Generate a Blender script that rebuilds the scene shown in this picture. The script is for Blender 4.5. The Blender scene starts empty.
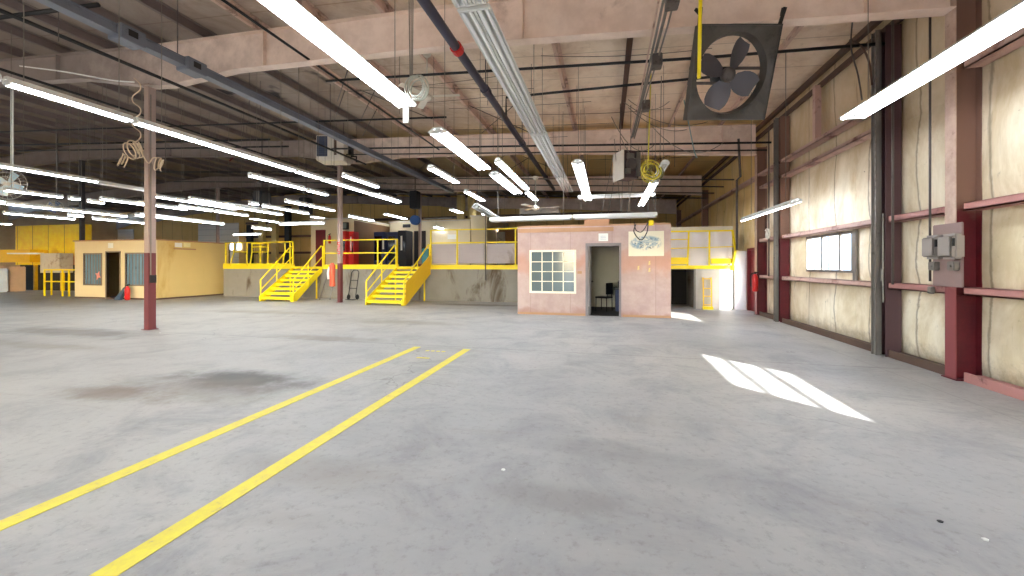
import bpy, bmesh, math, random
from mathutils import Vector, Matrix
random.seed(7)
PI = math.pi
COL = bpy.context.scene.collection
# ------------------------------------------------------------------ camera model (building axes: x right, y away, z up)
F, Y0, CAMH = 400.0, 265.7, 1.5
YAW = math.atan(94.5 / F)
_c, _s = math.cos(YAW), math.sin(YAW)
def _ray(x, y):
    u = (x - 512) / F; v = (Y0 - y) / F
    return (u * _c - _s, u * _s + _c, v)
def FL(x, y, z=0):
    r = _ray(x, y); k = (z - CAMH) / r[2]; return (r[0] * k, r[1] * k, z)
def PX(x, y, X):
    r = _ray(x, y); k = X / r[0]; return (X, r[1] * k, CAMH + r[2] * k)
def PY(x, y, Y):
    r = _ray(x, y); k = Y / r[1]; return (r[0] * k, Y, CAMH + r[2] * k)
RIDGE = -25.6
def roof_z(X):                       # underside of the purlins' line (rafter tops)
    return 6.07 - 0.0545 * (X if X > RIDGE else 2 * RIDGE - X)

# ------------------------------------------------------------------ materials
def srgb(r, g, b):
    f = lambda v: (v / 255 / 12.92) if v / 255 <= 0.04045 else ((v / 255 + 0.055) / 1.055) ** 2.4
    return (f(r), f(g), f(b), 1)
MATS = {}
class NT:
    def __init__(s, name):
        s.m = bpy.data.materials.new(name); s.m.use_nodes = True
        s.t = s.m.node_tree; s.bsdf = s.t.nodes['Principled BSDF']
        s.co = s.n('ShaderNodeTexCoord').outputs['Object']
    def n(s, typ, **kw):
        nd = s.t.nodes.new(typ)
        for k, v in kw.items(): setattr(nd, k, v)
        return nd
    def l(s, a, b): s.t.links.new(a, b)
    def mapping(s, scale):
        mp = s.n('ShaderNodeMapping'); mp.inputs['Scale'].default_value = scale
        s.l(s.co, mp.inputs['Vector']); return mp.outputs[0]
    def noise(s, scale, detail=4, rough=.6, vec=None, dist=0):
        nd = s.n('ShaderNodeTexNoise'); nd.inputs['Scale'].default_value = scale
        nd.inputs['Detail'].default_value = detail; nd.inputs['Roughness'].default_value = rough
        nd.inputs['Distortion'].default_value = dist
        s.l(vec if vec is not None else s.co, nd.inputs['Vector']); return nd.outputs['Fac']
    def step(s, fac, a, b):
        r = s.n('ShaderNodeMapRange', interpolation_type='SMOOTHSTEP')
        r.inputs['From Min'].default_value = a; r.inputs['From Max'].default_value = b
        s.l(fac, r.inputs['Value']); return r.outputs['Result']
    def math(s, op, a, b=None):
        m = s.n('ShaderNodeMath', operation=op)
        for i, v in enumerate((a, b)):
            if v is None: continue
            if isinstance(v, (int, float)): m.inputs[i].default_value = v
            else: s.l(v, m.inputs[i])
        return m.outputs[0]
    def mix(s, fac, a, b):
        m = s.n('ShaderNodeMix', data_type='RGBA')
        for i, v in ((0, fac), (6, a), (7, b)):
            if isinstance(v, (int, float)): m.inputs[i].default_value = v
            elif isinstance(v, tuple): m.inputs[i].default_value = v
            else: s.l(v, m.inputs[i])
        return m.outputs[2]
    def xyz(s):
        x = s.n('ShaderNodeSeparateXYZ'); s.l(s.co, x.inputs[0]); return x.outputs
    def bump(s, fac, strength=.3, dist=.02):
        b = s.n('ShaderNodeBump'); b.inputs['Strength'].default_value = strength; b.inputs['Distance'].default_value = dist
        s.l(fac, b.inputs['Height']); s.l(b.outputs[0], s.bsdf.inputs['Normal'])
    def done(s, col, rough=.6, metal=0.0, spec=.5):
        if isinstance(col, tuple): s.bsdf.inputs['Base Color'].default_value = col
        else: s.l(col, s.bsdf.inputs['Base Color'])
        if isinstance(rough, (int, float)): s.bsdf.inputs['Roughness'].default_value = rough
        else: s.l(rough, s.bsdf.inputs['Roughness'])
        s.bsdf.inputs['Metallic'].default_value = metal
        s.bsdf.inputs['Specular IOR Level'].default_value = spec
        return s.m
def sc(c, k): return (min(1, c[0] * k), min(1, c[1] * k), min(1, c[2] * k), 1)
def mat(name, rgb, rough=.55, metal=0.0, var=.18, scale=2.5, dirt=None, lo=.52, hi=.7, dscale=1.2, stretch=None, bump=0):
    if name in MATS: return MATS[name]
    t = NT(name); c = srgb(*rgb)
    col = t.mix(t.noise(scale, 5, .65), sc(c, 1 - var), sc(c, 1 + var))
    if dirt:
        v = t.mapping(stretch) if stretch else None
        col = t.mix(t.step(t.noise(dscale, 6, .7, v, .4), lo, hi), col, srgb(*dirt))
    if bump: t.bump(t.noise(scale * 8, 4), bump)
    MATS[name] = t.done(col, rough, metal); return MATS[name]
def emit(name, rgb, strength):
    m = bpy.data.materials.new(name); m.use_nodes = True
    b = m.node_tree.nodes['Principled BSDF']
    b.inputs['Base Color'].default_value = (.9, .9, .9, 1)
    b.inputs['Emission Color'].default_value = srgb(*rgb); b.inputs['Emission Strength'].default_value = strength
    MATS[name] = m; return m

# --- floor
def floor_mat():
    t = NT('worn_concrete')
    x, y, z = t.xyz()
    big = t.noise(.22, 5, .6); mid = t.noise(1.1, 7, .72, None, .6); fine = t.noise(14, 6, .75)
    col = t.mix(t.step(big, .35, .65), srgb(162, 161, 159), srgb(181, 178, 172))
    col = t.mix(t.step(mid, .42, .72), col, srgb(148, 147, 147))
    col = t.mix(t.math('MULTIPLY', t.step(fine, .5, .7), .45), col, srgb(124, 120, 116))
    stretched = t.noise(.9, 5, .65, t.mapping((.5, 2.2, 1)), .8)          # drag marks, tyre wear
    col = t.mix(t.math('MULTIPLY', t.step(stretched, .55, .72), .3), col, srgb(140, 130, 120))
    left = t.step(x, -1.0, -9.0)
    col = t.mix(t.math('MULTIPLY', left, .35), col, srgb(186, 172, 146))     # brown grime on the working side
    n2 = t.noise(1.6, 5, .7)
    for (px, py, rx, ry, c, k) in ((240, 380, 1.25, .50, (74, 68, 60), .95), (205, 388, 1.5, .55, (120, 108, 92), .55), (112, 393, .9, .3, (120, 98, 72), .7), (70, 332, 2.8, .55, (112, 100, 84), .7),
                                   (320, 338, 1.6, .35, (126, 114, 98), .6), (395, 322, 2.2, .5, (134, 122, 104), .5), (30, 345, 2.5, .3, (140, 124, 100), .45), (265, 312, 3.2, .5, (140, 124, 100), .5), (480, 305, 2.0, .5, (96, 84, 66), .7),
                                   (300, 470, .9, .25, (140, 132, 122), .4), (680, 470, .7, .3, (140, 140, 140), .35), (760, 345, 1.2, .3, (150, 150, 150), .3), (560, 500, .5, .2, (128, 124, 120), .45), (600, 450, .9, .2, (134, 132, 130), .4)):
        p = FL(px, py)
        dx = t.math('DIVIDE', t.math('SUBTRACT', x, p[0]), rx); dy = t.math('DIVIDE', t.math('SUBTRACT', y, p[1]), ry)
        d = t.math('SQRT', t.math('ADD', t.math('MULTIPLY', dx, dx), t.math('MULTIPLY', dy, dy)))
        d = t.math('ADD', d, t.math('MULTIPLY', t.math('SUBTRACT', n2, .5), 1.6))
        col = t.mix(t.math('MULTIPLY', t.step(d, 1.15, .3), k), col, srgb(*c))
    # control joints and cracks
    for jy in (6.97,):
        d = t.math('ABSOLUTE', t.math('SUBTRACT', y, jy))
        col = t.mix(t.math('MULTIPLY', t.step(d, .018, .006), .45), col, srgb(70, 66, 62))
    for jx in (-10.6, 3.9):
        d = t.math('ABSOLUTE', t.math('SUBTRACT', x, jx))
        col = t.mix(t.math('MULTIPLY', t.step(d, .015, .006), .25), col, srgb(100, 96, 92))
    wob = t.n('ShaderNodeVectorMath', operation='ADD'); nz = t.n('ShaderNodeTexNoise'); nz.inputs['Scale'].default_value = 1.3; nz.inputs['Detail'].default_value = 5
    t.l(t.co, nz.inputs['Vector']); t.l(t.co, wob.inputs[0]); t.l(nz.outputs['Color'], wob.inputs[1])
    vo = t.n('ShaderNodeTexVoronoi', feature='DISTANCE_TO_EDGE'); vo.inputs['Scale'].default_value = .33
    t.l(wob.outputs[0], vo.inputs['Vector'])
    crack = t.math('MULTIPLY', t.step(vo.outputs['Distance'], .0035, .001), t.step(t.noise(.5, 2), .5, .56))
    col = t.mix(t.math('MULTIPLY', crack, .4), col, srgb(90, 86, 82))
    speck = t.step(t.noise(60, 2, .5), .74, .78)
    col = t.mix(t.math('MULTIPLY', speck, .5), col, srgb(220, 218, 214))
    t.bump(fine, .12, .01)
    rough = t.math('ADD', t.math('MULTIPLY', mid, .3), .38)
    return t.done(col, rough, 0, .45)
# --- dirty fabric-faced insulation on the walls
def insul_mat(name, base, seams_axis=1, dark=(120, 100, 76)):
    t = NT(name); x, y, z = t.xyz()
    a = t.noise(1.2, 6, .7, t.mapping((1, 1, .45)), .5); b = t.noise(.45, 4, .6); f = t.noise(7, 6, .75)
    col = t.mix(t.step(a, .35, .7), srgb(*base), srgb(int(base[0] * .86), int(base[1] * .82), int(base[2] * .74)))
    col = t.mix(t.math('MULTIPLY', t.step(b, .5, .7), .55), col, srgb(*dark))
    up = t.step(t.math('ADD', z, t.math('MULTIPLY', a, 1.6)), 3.1, 5.0)                      # soot and damp on the upper sheets
    col = t.mix(t.math('MULTIPLY', up, .6), col, srgb(178, 148, 108))
    col = t.mix(t.math('MULTIPLY', t.step(f, .6, .75), .35), col, srgb(104, 86, 64))
    st = t.step(t.noise(1.0, 5, .7, t.mapping((3.2, 3.2, .35)), .3), .62, .72)                # run marks
    col = t.mix(t.math('MULTIPLY', st, .45), col, srgb(112, 90, 66))
    low = t.step(t.math('ADD', z, t.math('MULTIPLY', f, .5)), .62, .3)
    col = t.mix(t.math('MULTIPLY', low, .55), col, srgb(110, 90, 66))
    yl = t.step(t.math('ADD', y, a), 13.9, 15.0); col = t.mix(t.math('MULTIPLY', yl, .55), col, srgb(232, 194, 110))
    spot = t.step(t.noise(3.2, 3, .5, None, .8), .74, .78)
    col = t.mix(t.math('MULTIPLY', spot, .7), col, srgb(70, 56, 44))
    ax = (x, y)[seams_axis]
    fr = t.math('ABSOLUTE', t.math('SUBTRACT', t.math('FRACT', t.math('ADD', t.math('DIVIDE', ax, 1.17), t.math('MULTIPLY', a, .22))), .5))
    col = t.mix(t.math('MULTIPLY', t.step(fr, .03, .0), .6), col, srgb(96, 76, 56))
    t.bump(t.noise(3, 5, .6), .25, .04)
    return t.done(col, .75, 0, .25)
def ceil_mat():
    t = NT('roof_insulation'); x, y, z = t.xyz()
    a = t.noise(.8, 6, .7, None, .4); f = t.noise(5, 5, .7)
    col = t.mix(t.step(a, .38, .68), srgb(232, 214, 194), srgb(208, 184, 162))
    col = t.mix(t.math('MULTIPLY', t.step(f, .55, .75), .3), col, srgb(140, 116, 96))
    deep = t.step(t.math('ADD', y, t.math('MULTIPLY', a, 1.0)), 13.6, 15.2)                   # older yellowed sheets in the second bay
    col = t.mix(t.math('MULTIPLY', deep, .85), col, srgb(246, 214, 146))
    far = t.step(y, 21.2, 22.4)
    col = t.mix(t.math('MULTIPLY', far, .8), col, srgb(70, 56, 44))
    soot_dim = t.step(t.math('ADD', x, t.math('MULTIPLY', a, -3.0)), -3.0, -12.0)  # darkens to the left: dirt, and dim light put into the colour
    col = t.mix(t.math('MULTIPLY', soot_dim, .8), col, srgb(98, 88, 86))
    fr = t.math('ABSOLUTE', t.math('SUBTRACT', t.math('FRACT', t.math('DIVIDE', y, 1.22)), .5))
    col = t.mix(t.math('MULTIPLY', t.step(fr, .02, .0), .45), col, srgb(110, 86, 66))
    hole = t.step(t.noise(.35, 4, .6, None, .5), .66, .70)
    col = t.mix(t.math('MULTIPLY', t.math('MULTIPLY', hole, soot_dim), .9), col, srgb(34, 32, 38))
    t.bump(t.noise(2, 5, .6), .3, .05)
    return t.done(col, .8, 0, .2)
def steel_mat():
    t = NT('painted_frame_steel'); x, y, z = t.xyz()
    n = t.noise(3, 5, .7); zz = t.math('ADD', z, t.math('MULTIPLY', t.math('SUBTRACT', n, .5), .5))
    col = t.mix(t.step(n, .3, .7), srgb(196, 170, 154), srgb(168, 140, 124))
    col = t.mix(t.step(zz, 1.4, 1.2), col, srgb(132, 62, 64))
    col = t.mix(t.math('MULTIPLY', t.step(t.noise(9, 5, .7), .58, .72), .5), col, srgb(92, 60, 52))
    return t.done(col, .5)
def web_mat():
    t = NT('maroon_web_paint'); x, y, z = t.xyz()
    n = t.noise(3, 5, .7); zz = t.math('ADD', z, t.math('MULTIPLY', t.math('SUBTRACT', n, .5), .4))
    col = t.mix(t.step(n, .3, .7), srgb(100, 18, 30), srgb(78, 12, 24))
    col = t.mix(t.step(zz, 2.1, 2.35), col, srgb(128, 96, 82))
    return t.done(col, .55)
M = {}
M['floor'] = floor_mat(); M['insul'] = insul_mat('wall_insulation', (248, 238, 216), dark=(186, 164, 134)); M['insul_x'] = insul_mat('back_wall_insulation', (214, 192, 156), 0)
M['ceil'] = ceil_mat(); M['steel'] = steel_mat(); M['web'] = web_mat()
def rafter_mat():
    t = NT('rafter_paint'); x, y, z = t.xyz(); n = t.noise(2, 5, .65)
    col = t.mix(t.step(n, .3, .7), srgb(236, 215, 200), srgb(216, 192, 176))
    col = t.mix(t.math('MULTIPLY', t.step(t.noise(1.5, 6, .7, None, .4), .58, .78), .5), col, srgb(150, 116, 100))
    grime_dim = t.step(t.math('ADD', x, t.math('MULTIPLY', n, -4.0)), -8.5, -15.0)              # dirt plus dim light put into the colour towards the left
    return t.done(t.mix(t.math('MULTIPLY', grime_dim, .75), col, srgb(96, 88, 88)), .55)
M['rafter'] = rafter_mat()
M['purlin_dim_dirty'] = mat('dim_dirty_purlin_paint', (112, 98, 94), .6, 0, .15, 3)  # left purlins: dirt and weak lighting both painted into the tone
M['purlin'] = mat('purlin_paint', (208, 178, 162), .6, 0, .12, 3, (96, 70, 64), .5, .7, 1.5)
M['purlin_dark'] = mat('purlin_dark_paint', (86, 60, 52), .6, 0, .2, 3)
M['girt'] = mat('girt_paint', (196, 162, 150), .5, 0, .12, 4, (110, 58, 54), .5, .68, 1.6)
M['girt_red'] = mat('girt_red_paint', (176, 122, 116), .5, 0, .15, 4, (90, 48, 44), .55, .7, 2)
M['maroon'] = mat('maroon_paint', (116, 30, 38), .5, 0, .2, 3)
M['darksteel'] = mat('dark_dusty_steel', (92, 84, 80), .5, .2, .2, 3, (50, 44, 44), .55, .7, 2)
M['greysteel'] = mat('grey_dusty_steel', (128, 122, 116), .45, .4, .15, 4, (72, 66, 62), .55, .7, 2)
M['eave'] = mat('brown_eave_steel', (88, 66, 54), .6, 0, .2, 3)
M['yellow'] = mat('safety_yellow_paint', (246, 220, 20), .45, 0, .05, 3, (190, 150, 20), .62, .78, 3)
M['yellow_worn'] = mat('worn_yellow_sheet', (236, 190, 24), .45, 0, .08, 3, (190, 120, 24), .58, .75, 1.3)
M['dock'] = mat('stained_dock_concrete', (142, 136, 126), .8, 0, .2, 1.5, (86, 68, 46), .5, .7, .8, (1.6, 1, .5), .2)
M['beige'] = mat('beige_room_paint', (222, 206, 170), .65, 0, .05, 1, (170, 140, 96), .62, .8, .5)
M['brownwall'] = mat('brown_panel', (120, 84, 48), .7, 0, .2, 1.5)
M['white'] = mat('white_enamel', (232, 232, 226), .35, 0, .04, 3, (170, 165, 150), .66, .8, 3)
M['housing'] = mat('fixture_enamel', (216, 216, 212), .4, 0, .06, 4)
M['offwhite'] = mat('dusty_white', (206, 198, 184), .55, 0, .08, 4, (150, 134, 110), .6, .75, 3)
M['black'] = mat('black_metal', (28, 27, 28), .5, .2, .2, 4)
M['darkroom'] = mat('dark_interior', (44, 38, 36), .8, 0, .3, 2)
M['bluegrey'] = mat('blue_grey_duct_paint', (110, 114, 124), .45, .1, .1, 3, (70, 72, 84), .55, .7, 2)
M['pipe'] = mat('sprinkler_pipe_paint', (66, 64, 82), .45, .2, .15, 3)
M['pink'] = None
M['red'] = mat('bright_red_paint', (200, 30, 30), .35, 0, .06, 3)
M['orange'] = mat('faded_orange_red', (214, 92, 60), .5, 0, .1, 3)
M['navy'] = mat('navy_enamel', (22, 36, 84), .5, 0, .1, 3)
M['bluep'] = mat('blue_plastic', (30, 84, 160), .35, 0, .1, 3)
M['teal'] = mat('teal_enamel', (22, 120, 130), .4, 0, .08, 3)
M['glass_dark'] = mat('old_window_glass', (98, 112, 116), .08, 0, .18, 1.3)
M['cord'] = mat('grey_cord', (120, 112, 102), .6, 0, .1, 5)
M['cream_cord'] = mat('cream_hose', (214, 190, 160), .5, 0, .06, 5)
M['yellow_cord'] = mat('yellow_cord', (214, 196, 60), .45, 0, .06, 5)
M['plywood'] = mat('yellow_plywood', (214, 190, 126), .55, 0, .07, 1.3, (196, 158, 84), .55, .75, .7, (1, 1, .4))
M['wood'] = mat('raw_wood', (176, 134, 100), .7, 0, .15, 3)
M['door_grey'] = mat('grey_door_steel', (128, 120, 122), .5, 0, .1, 2)
M['curtain'] = mat('pale_sheeting', (222, 218, 222), .5, 0, .05, 2)
M['mesh_grey'] = mat('ribbed_grey_panel', (168, 158, 158), .55, .1, .08, 2, (126, 112, 104), .55, .75, 1)
M['tube'] = emit('fluorescent_tube_lit', (236, 244, 255), 15)
M['tube_off'] = mat('fluorescent_tube_unlit', (236, 236, 236), .25, 0, .02, 2)
M['screen'] = mat('dark_glass', (20, 24, 26), .1, 0, .1, 2)
def paint_line_mat():
    t = NT('worn_line_paint')
    n = t.noise(9, 6, .75); n2 = t.noise(1.1, 3)
    col = t.mix(t.step(n, .3, .7), srgb(240, 226, 70), srgb(226, 208, 84))
    wear = t.step(t.math('ADD', n, t.math('MULTIPLY', n2, .25)), .76, .84)
    col = t.mix(wear, col, srgb(172, 160, 130))
    return t.done(col, .55)
M['line'] = paint_line_mat()
def pink_mat():
    t = NT('pink_painted_board'); x, y, z = t.xyz()
    n = t.noise(2.2, 6, .7); b = t.noise(.9, 5, .6, None, .4)
    col = t.mix(t.step(n, .3, .7), srgb(192, 166, 158), srgb(176, 148, 140))
    zz = t.math('ADD', z, t.math('MULTIPLY', t.math('SUBTRACT', b, .5), 1.4))
    band = t.math('MULTIPLY', t.step(zz, 1.1, 1.5), t.step(zz, 2.0, 1.6))
    col = t.mix(t.math('MULTIPLY', band, .55), col, srgb(186, 128, 102))
    low = t.step(zz, .25, .0); col = t.mix(t.math('MULTIPLY', low, .5), col, srgb(150, 90, 66))
    col = t.mix(t.math('MULTIPLY', t.step(t.noise(7, 6, .7), .62, .74), .35), col, srgb(170, 104, 84))
    d = t.math('ABSOLUTE', t.math('SUBTRACT', t.math('FRACT', t.math('DIVIDE', x, 1.22)), .5))
    col = t.mix(t.math('MULTIPLY', t.step(d, .006, .002), .5), col, srgb(110, 70, 60))
    return t.done(col, .5)
M['pink'] = pink_mat()
def rollup_mat():
    t = NT('ribbed_rollup_door'); x, y, z = t.xyz()
    w = t.math('ABSOLUTE', t.math('SUBTRACT', t.math('FRACT', t.math('DIVIDE', z, .5)), .5))
    col = t.mix(t.step(w, .04, .0), srgb(226, 222, 214), srgb(150, 146, 140)); return t.done(col, .5)
M['rollup'] = rollup_mat()
def glass_mat():
    m = bpy.data.materials.new('clear_window_glass'); m.use_nodes = True; t = m.node_tree
    for n in list(t.nodes): t.nodes.remove(n)
    o = t.nodes.new('ShaderNodeOutputMaterial'); tr = t.nodes.new('ShaderNodeBsdfTransparent'); g = t.nodes.new('ShaderNodeBsdfGlossy'); mx = t.nodes.new('ShaderNodeMixShader')
    tr.inputs[0].default_value = (.93, .96, .98, 1); g.inputs['Roughness'].default_value = .05; mx.inputs[0].default_value = .06
    t.links.new(tr.outputs[0], mx.inputs[1]); t.links.new(g.outputs[0], mx.inputs[2]); t.links.new(mx.outputs[0], o.inputs[0]); return m
M['glass'] = glass_mat()

# ------------------------------------------------------------------ mesh builder
class MB:
    def __init__(s): s.b = bmesh.new()
    def quad(s, pts):
        s.b.faces.new([s.b.verts.new(p) for p in pts]); return s
    def box(s, x0, x1, y0, y1, z0, z1):
        v = [s.b.verts.new(p) for p in ((x0, y0, z0), (x1, y0, z0), (x1, y1, z0), (x0, y1, z0), (x0, y0, z1), (x1, y0, z1), (x1, y1, z1), (x0, y1, z1))]
        for f in ((0, 3, 2, 1), (4, 5, 6, 7), (0, 1, 5, 4), (1, 2, 6, 5), (2, 3, 7, 6), (3, 0, 4, 7)): s.b.faces.new([v[i] for i in f])
        return s
    def bevelbox(s, x0, x1, y0, y1, z0, z1, r=.01):
        t = bmesh.new(); bmesh.ops.create_cube(t, size=1)
        for v in t.verts: v.co = Vector(((x0 + x1) / 2 + v.co.x * (x1 - x0), (y0 + y1) / 2 + v.co.y * (y1 - y0), (z0 + z1) / 2 + v.co.z * (z1 - z0)))
        bmesh.ops.bevel(t, geom=t.edges[:] , offset=r, segments=2, affect='EDGES')
        return s.add(t)
    def add(s, t):
        m = bpy.data.meshes.new('tmp'); t.to_mesh(m); t.free(); s.b.from_mesh(m); bpy.data.meshes.remove(m); return s
    def bar(s, a, b, w, h=None, up=(0, 0, 1)):             # rectangular bar from a to b
        h = h or w; a = Vector(a); b = Vector(b); d = (b - a).normalized(); u = Vector(up)
        if abs(d.dot(u)) > .98: u = Vector((0, 1, 0))
        r = d.cross(u).normalized() * w / 2; q = r.cross(d).normalized() * h / 2
        v = [s.b.verts.new(p + i * r + j * q) for p in (a, b) for i, j in ((-1, -1), (1, -1), (1, 1), (-1, 1))]
        for f in ((0, 1, 2, 3), (7, 6, 5, 4), (0, 4, 5, 1), (1, 5, 6, 2), (2, 6, 7, 3), (3, 7, 4, 0)): s.b.faces.new([v[i] for i in f])
        return s
    def tube(s, pts, r, n=8, closed=False):
        pts = [Vector(p) for p in pts]; N = len(pts); rings = []; prev = None
        for i, p in enumerate(pts):
            if closed: d = (pts[(i + 1) % N] - pts[i - 1]).normalized()
            else: d = (pts[min(i + 1, N - 1)] - pts[max(i - 1, 0)]).normalized()
            if prev is None:
                u = Vector((0, 0, 1)) if abs(d.z) < .9 else Vector((1, 0, 0)); u = (u - d * u.dot(d)).normalized()
            else: u = (prev - d * prev.dot(d)).normalized()
            prev = u; w = d.cross(u)
            rr = r[i] if isinstance(r, (list, tuple)) else r
            rings.append([s.b.verts.new(p + (u * math.cos(2 * PI * k / n) + w * math.sin(2 * PI * k / n)) * rr) for k in range(n)])
        for i in range(N if closed else N - 1):
            a, b = rings[i], rings[(i + 1) % N]
            for k in range(n): s.b.faces.new((a[k], a[(k + 1) % n], b[(k + 1) % n], b[k]))
        if not closed:
            s.b.faces.new(rings[0][::-1]); s.b.faces.new(rings[-1])
        return s
    def prism(s, poly, d):                                   # poly: list of 3D points, extruded by vector d
        d = Vector(d); a = [s.b.verts.new(p) for p in poly]; b = [s.b.verts.new(Vector(p) + d) for p in poly]; n = len(a)
        s.b.faces.new(a[::-1]); s.b.faces.new(b)
        for i in range(n): s.b.faces.new((a[i], a[(i + 1) % n], b[(i + 1) % n], b[i]))
        return s
    def lathe(s, prof, c=(0, 0, 0), axis='z', n=20):
        rings = []
        for r, h in prof:
            ring = []
            for k in range(n):
                a = 2 * PI * k / n; p = {'z': (r * math.cos(a), r * math.sin(a), h), 'y': (r * math.cos(a), h, r * math.sin(a)), 'x': (h, r * math.cos(a), r * math.sin(a))}[axis]
                ring.append(s.b.verts.new(Vector(c) + Vector(p)))
            rings.append(ring)
        for a, b in zip(rings, rings[1:]):
            for k in range(n): s.b.faces.new((a[k], a[(k + 1) % n], b[(k + 1) % n], b[k]))
        s.b.faces.new(rings[0][::-1]); s.b.faces.new(rings[-1]); return s
    def xf(s, m):
        bmesh.ops.transform(s.b, matrix=m, verts=s.b.verts); return s
    def build(s, name, m, parent=None, label=None, kind=None, loc=None, smooth=False, world=False):
        if world and parent is not None:
            o_ = parent
            while o_ is not None:
                bmesh.ops.translate(s.b, vec=-o_.location, verts=s.b.verts); o_ = o_.parent
        if loc is not None: bmesh.ops.translate(s.b, vec=-Vector(loc), verts=s.b.verts)
        bmesh.ops.recalc_face_normals(s.b, faces=s.b.faces)
        me = bpy.data.meshes.new(name); s.b.to_mesh(me); s.b.free()
        if m is not None: me.materials.append(m)
        if smooth:
            for p in me.polygons: p.use_smooth = True
        o = bpy.data.objects.new(name, me); COL.objects.link(o); o.parent = parent
        if loc is not None: o.location = loc
        if label: o['label'] = label
        if kind: o['kind'] = kind
        return o
def tag(o, label, cat, group=None, kind=None):
    o['label'] = label; o['category'] = cat
    if group: o['group'] = group
    if kind: o['kind'] = kind
    return o
def thing(name, label, cat, loc=(0, 0, 0), rz=0, group=None, kind=None):
    o = bpy.data.objects.new(name, None); COL.objects.link(o); o.location = loc; o.rotation_euler = (0, 0, rz)
    o.empty_display_size = .2
    return tag(o, label, cat, group, kind)
def struct(name, mb, m, parent=None):
    o = mb.build(name, m, parent)
    if parent is None: o['kind'] = 'structure'
    return o
def dup(root, loc=None, rz=None, label=None):
    r = root.copy(); COL.objects.link(r)
    if loc is not None: r.location = loc
    if rz is not None: r.rotation_euler = (0, 0, rz)
    if label: r['label'] = label
    for ch in list(root.children):
        c = ch.copy(); COL.objects.link(c); c.parent = r
        for g in ch.children:
            d = g.copy(); COL.objects.link(d); d.parent = c
    return r
def sag(a, b, drop, n=14):
    a = Vector(a); b = Vector(b)
    return [a.lerp(b, i / n) - Vector((0, 0, drop * 4 * (i / n) * (1 - i / n))) for i in range(n + 1)]
def smooth_path(pts, n=6):
    P = [Vector(p) for p in pts]; P = [P[0]] + P + [P[-1]]; out = []
    for i in range(1, len(P) - 2):
        for k in range(n):
            t = k / n; a, b, c, d = P[i - 1:i + 3]
            out.append(.5 * ((2 * b) + (c - a) * t + (2 * a - 5 * b + 4 * c - d) * t * t + (3 * b - a - 3 * c + d) * t ** 3))
    out.append(P[-2]); return out
def coil(c, r, turns, axis=(0, 1, 0), pitch=.02, jit=.1, n=16):
    ax = Vector(axis).normalized(); u = ax.orthogonal().normalized(); v = ax.cross(u); out = []
    for i in range(int(turns * n) + 1):
        a = 2 * PI * i / n; rr = r * (1 + jit * math.sin(a * .37 + 1.3)); out.append(Vector(c) + (u * math.cos(a) + v * math.sin(a) * (1 + jit)) * rr + ax * pitch * (i / n - turns / 2))
    return out

# ------------------------------------------------------------------ the building shell
XR, XL, YN, YF = 4.74, -46.0, -8.3, 29.0
struct('floor', MB().box(XL, XR + .1, YN, YF, -.2, 0), M['floor'])
struct('ground', MB().box(-120, 120, -110, 120, -.5, -.22), mat('outside_ground', (150, 146, 138), .9))
c_ = MB()
for (x0, x1) in ((XR + .15, RIDGE), (RIDGE, XL)):
    z0, z1 = roof_z(x0) + .2, roof_z(x1) + .2
    c_.prism([(x0, YN, z0), (x1, YN, z1), (x1, YN, z1 + .12), (x0, YN, z0 + .12)], (0, YF - YN, 0))
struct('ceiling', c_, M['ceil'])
WIN = [(9.14, 11.02, 1.36, 2.19), (2.0, 4.02, 1.38, 2.16)]
DOOR = (13.84, 14.98, 0.0, 2.08)
ybr = sorted(set([YN, -7.6, -4.1, -.65, 1.2, 2.02, 4.02, 5.3, 6.5, 8.0, 9.14, 11.02, 12.1, 13.6, 13.84, 14.98, 16.0, 17.2, 18.5, 20.7, 22.4, 24.1, 26, 27.8, YF]))
zbr = [0, 1.12, 1.36, 2.08, 2.19, 2.3, 3.85, 4.25, 6.05]
wb = MB(); ob = MB()
def opened(y0, y1, z0, z1):
    ym, zm = (y0 + y1) / 2, (z0 + z1) / 2
    return any(a < ym < b and c < zm < d for a, b, c, d in WIN + [DOOR])
def zsplit(y0, y1):
    ym = (y0 + y1) / 2
    zs = {0, 1.12, 2.3, 3.85, 4.25, 6.05}
    for a, b, c, d in WIN + [DOOR]:
        if a < ym < b: zs |= {c, d}
    return sorted(zs)
for y0, y1 in zip(ybr, ybr[1:]):
    zs = zsplit(y0, y1)
    for z0, z1 in zip(zs, zs[1:]):
        if opened(y0, y1, z0, z1): continue
        ob.box(XR + .02, XR + .06, y0, y1, z0, z1)
        nn = 2 if y1 - y0 > 1.5 else 1
        for q in range(nn):
            a, b = y0 + (y1 - y0) * q / nn, y0 + (y1 - y0) * (q + 1) / nn
            g = []; K = 12; bul = min(.07, .05 * (b - a)) if min(b - a, z1 - z0) > .5 else .0
            for i in range(K + 1):
                g.append([wb.b.verts.new((XR - bul * (max(0, math.sin(PI * i / K)) ** .75) * (max(0, math.sin(PI * j / K)) ** .75) - .004 * math.sin(7 * i + j * .6 + a) * (0 < i < K), a + (b - a) * i / K, z0 + (z1 - z0) * j / K)) for j in range(K + 1)])
            for i in range(K):
                for j in range(K): wb.b.faces.new((g[i][j], g[i + 1][j], g[i + 1][j + 1], g[i][j + 1]))
bmw = bpy.data.meshes.new('t'); ob.b.to_mesh(bmw); ob.b.free(); wb.b.from_mesh(bmw)
w = struct('wall_right', wb, M['insul'])
for p in w.data.polygons: p.use_smooth = abs(p.normal.x) > .3
struct('wall_left', MB().box(XL - .1, XL, YN, 15.2, 0, 6.3).box(XL - .1, XL, 18.9, YF, 0, 6.3).box(XL - .1, XL, 15.2, 18.9, 3.3, 6.3), mat('left_wall_cladding', (190, 170, 140), .8))
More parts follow.
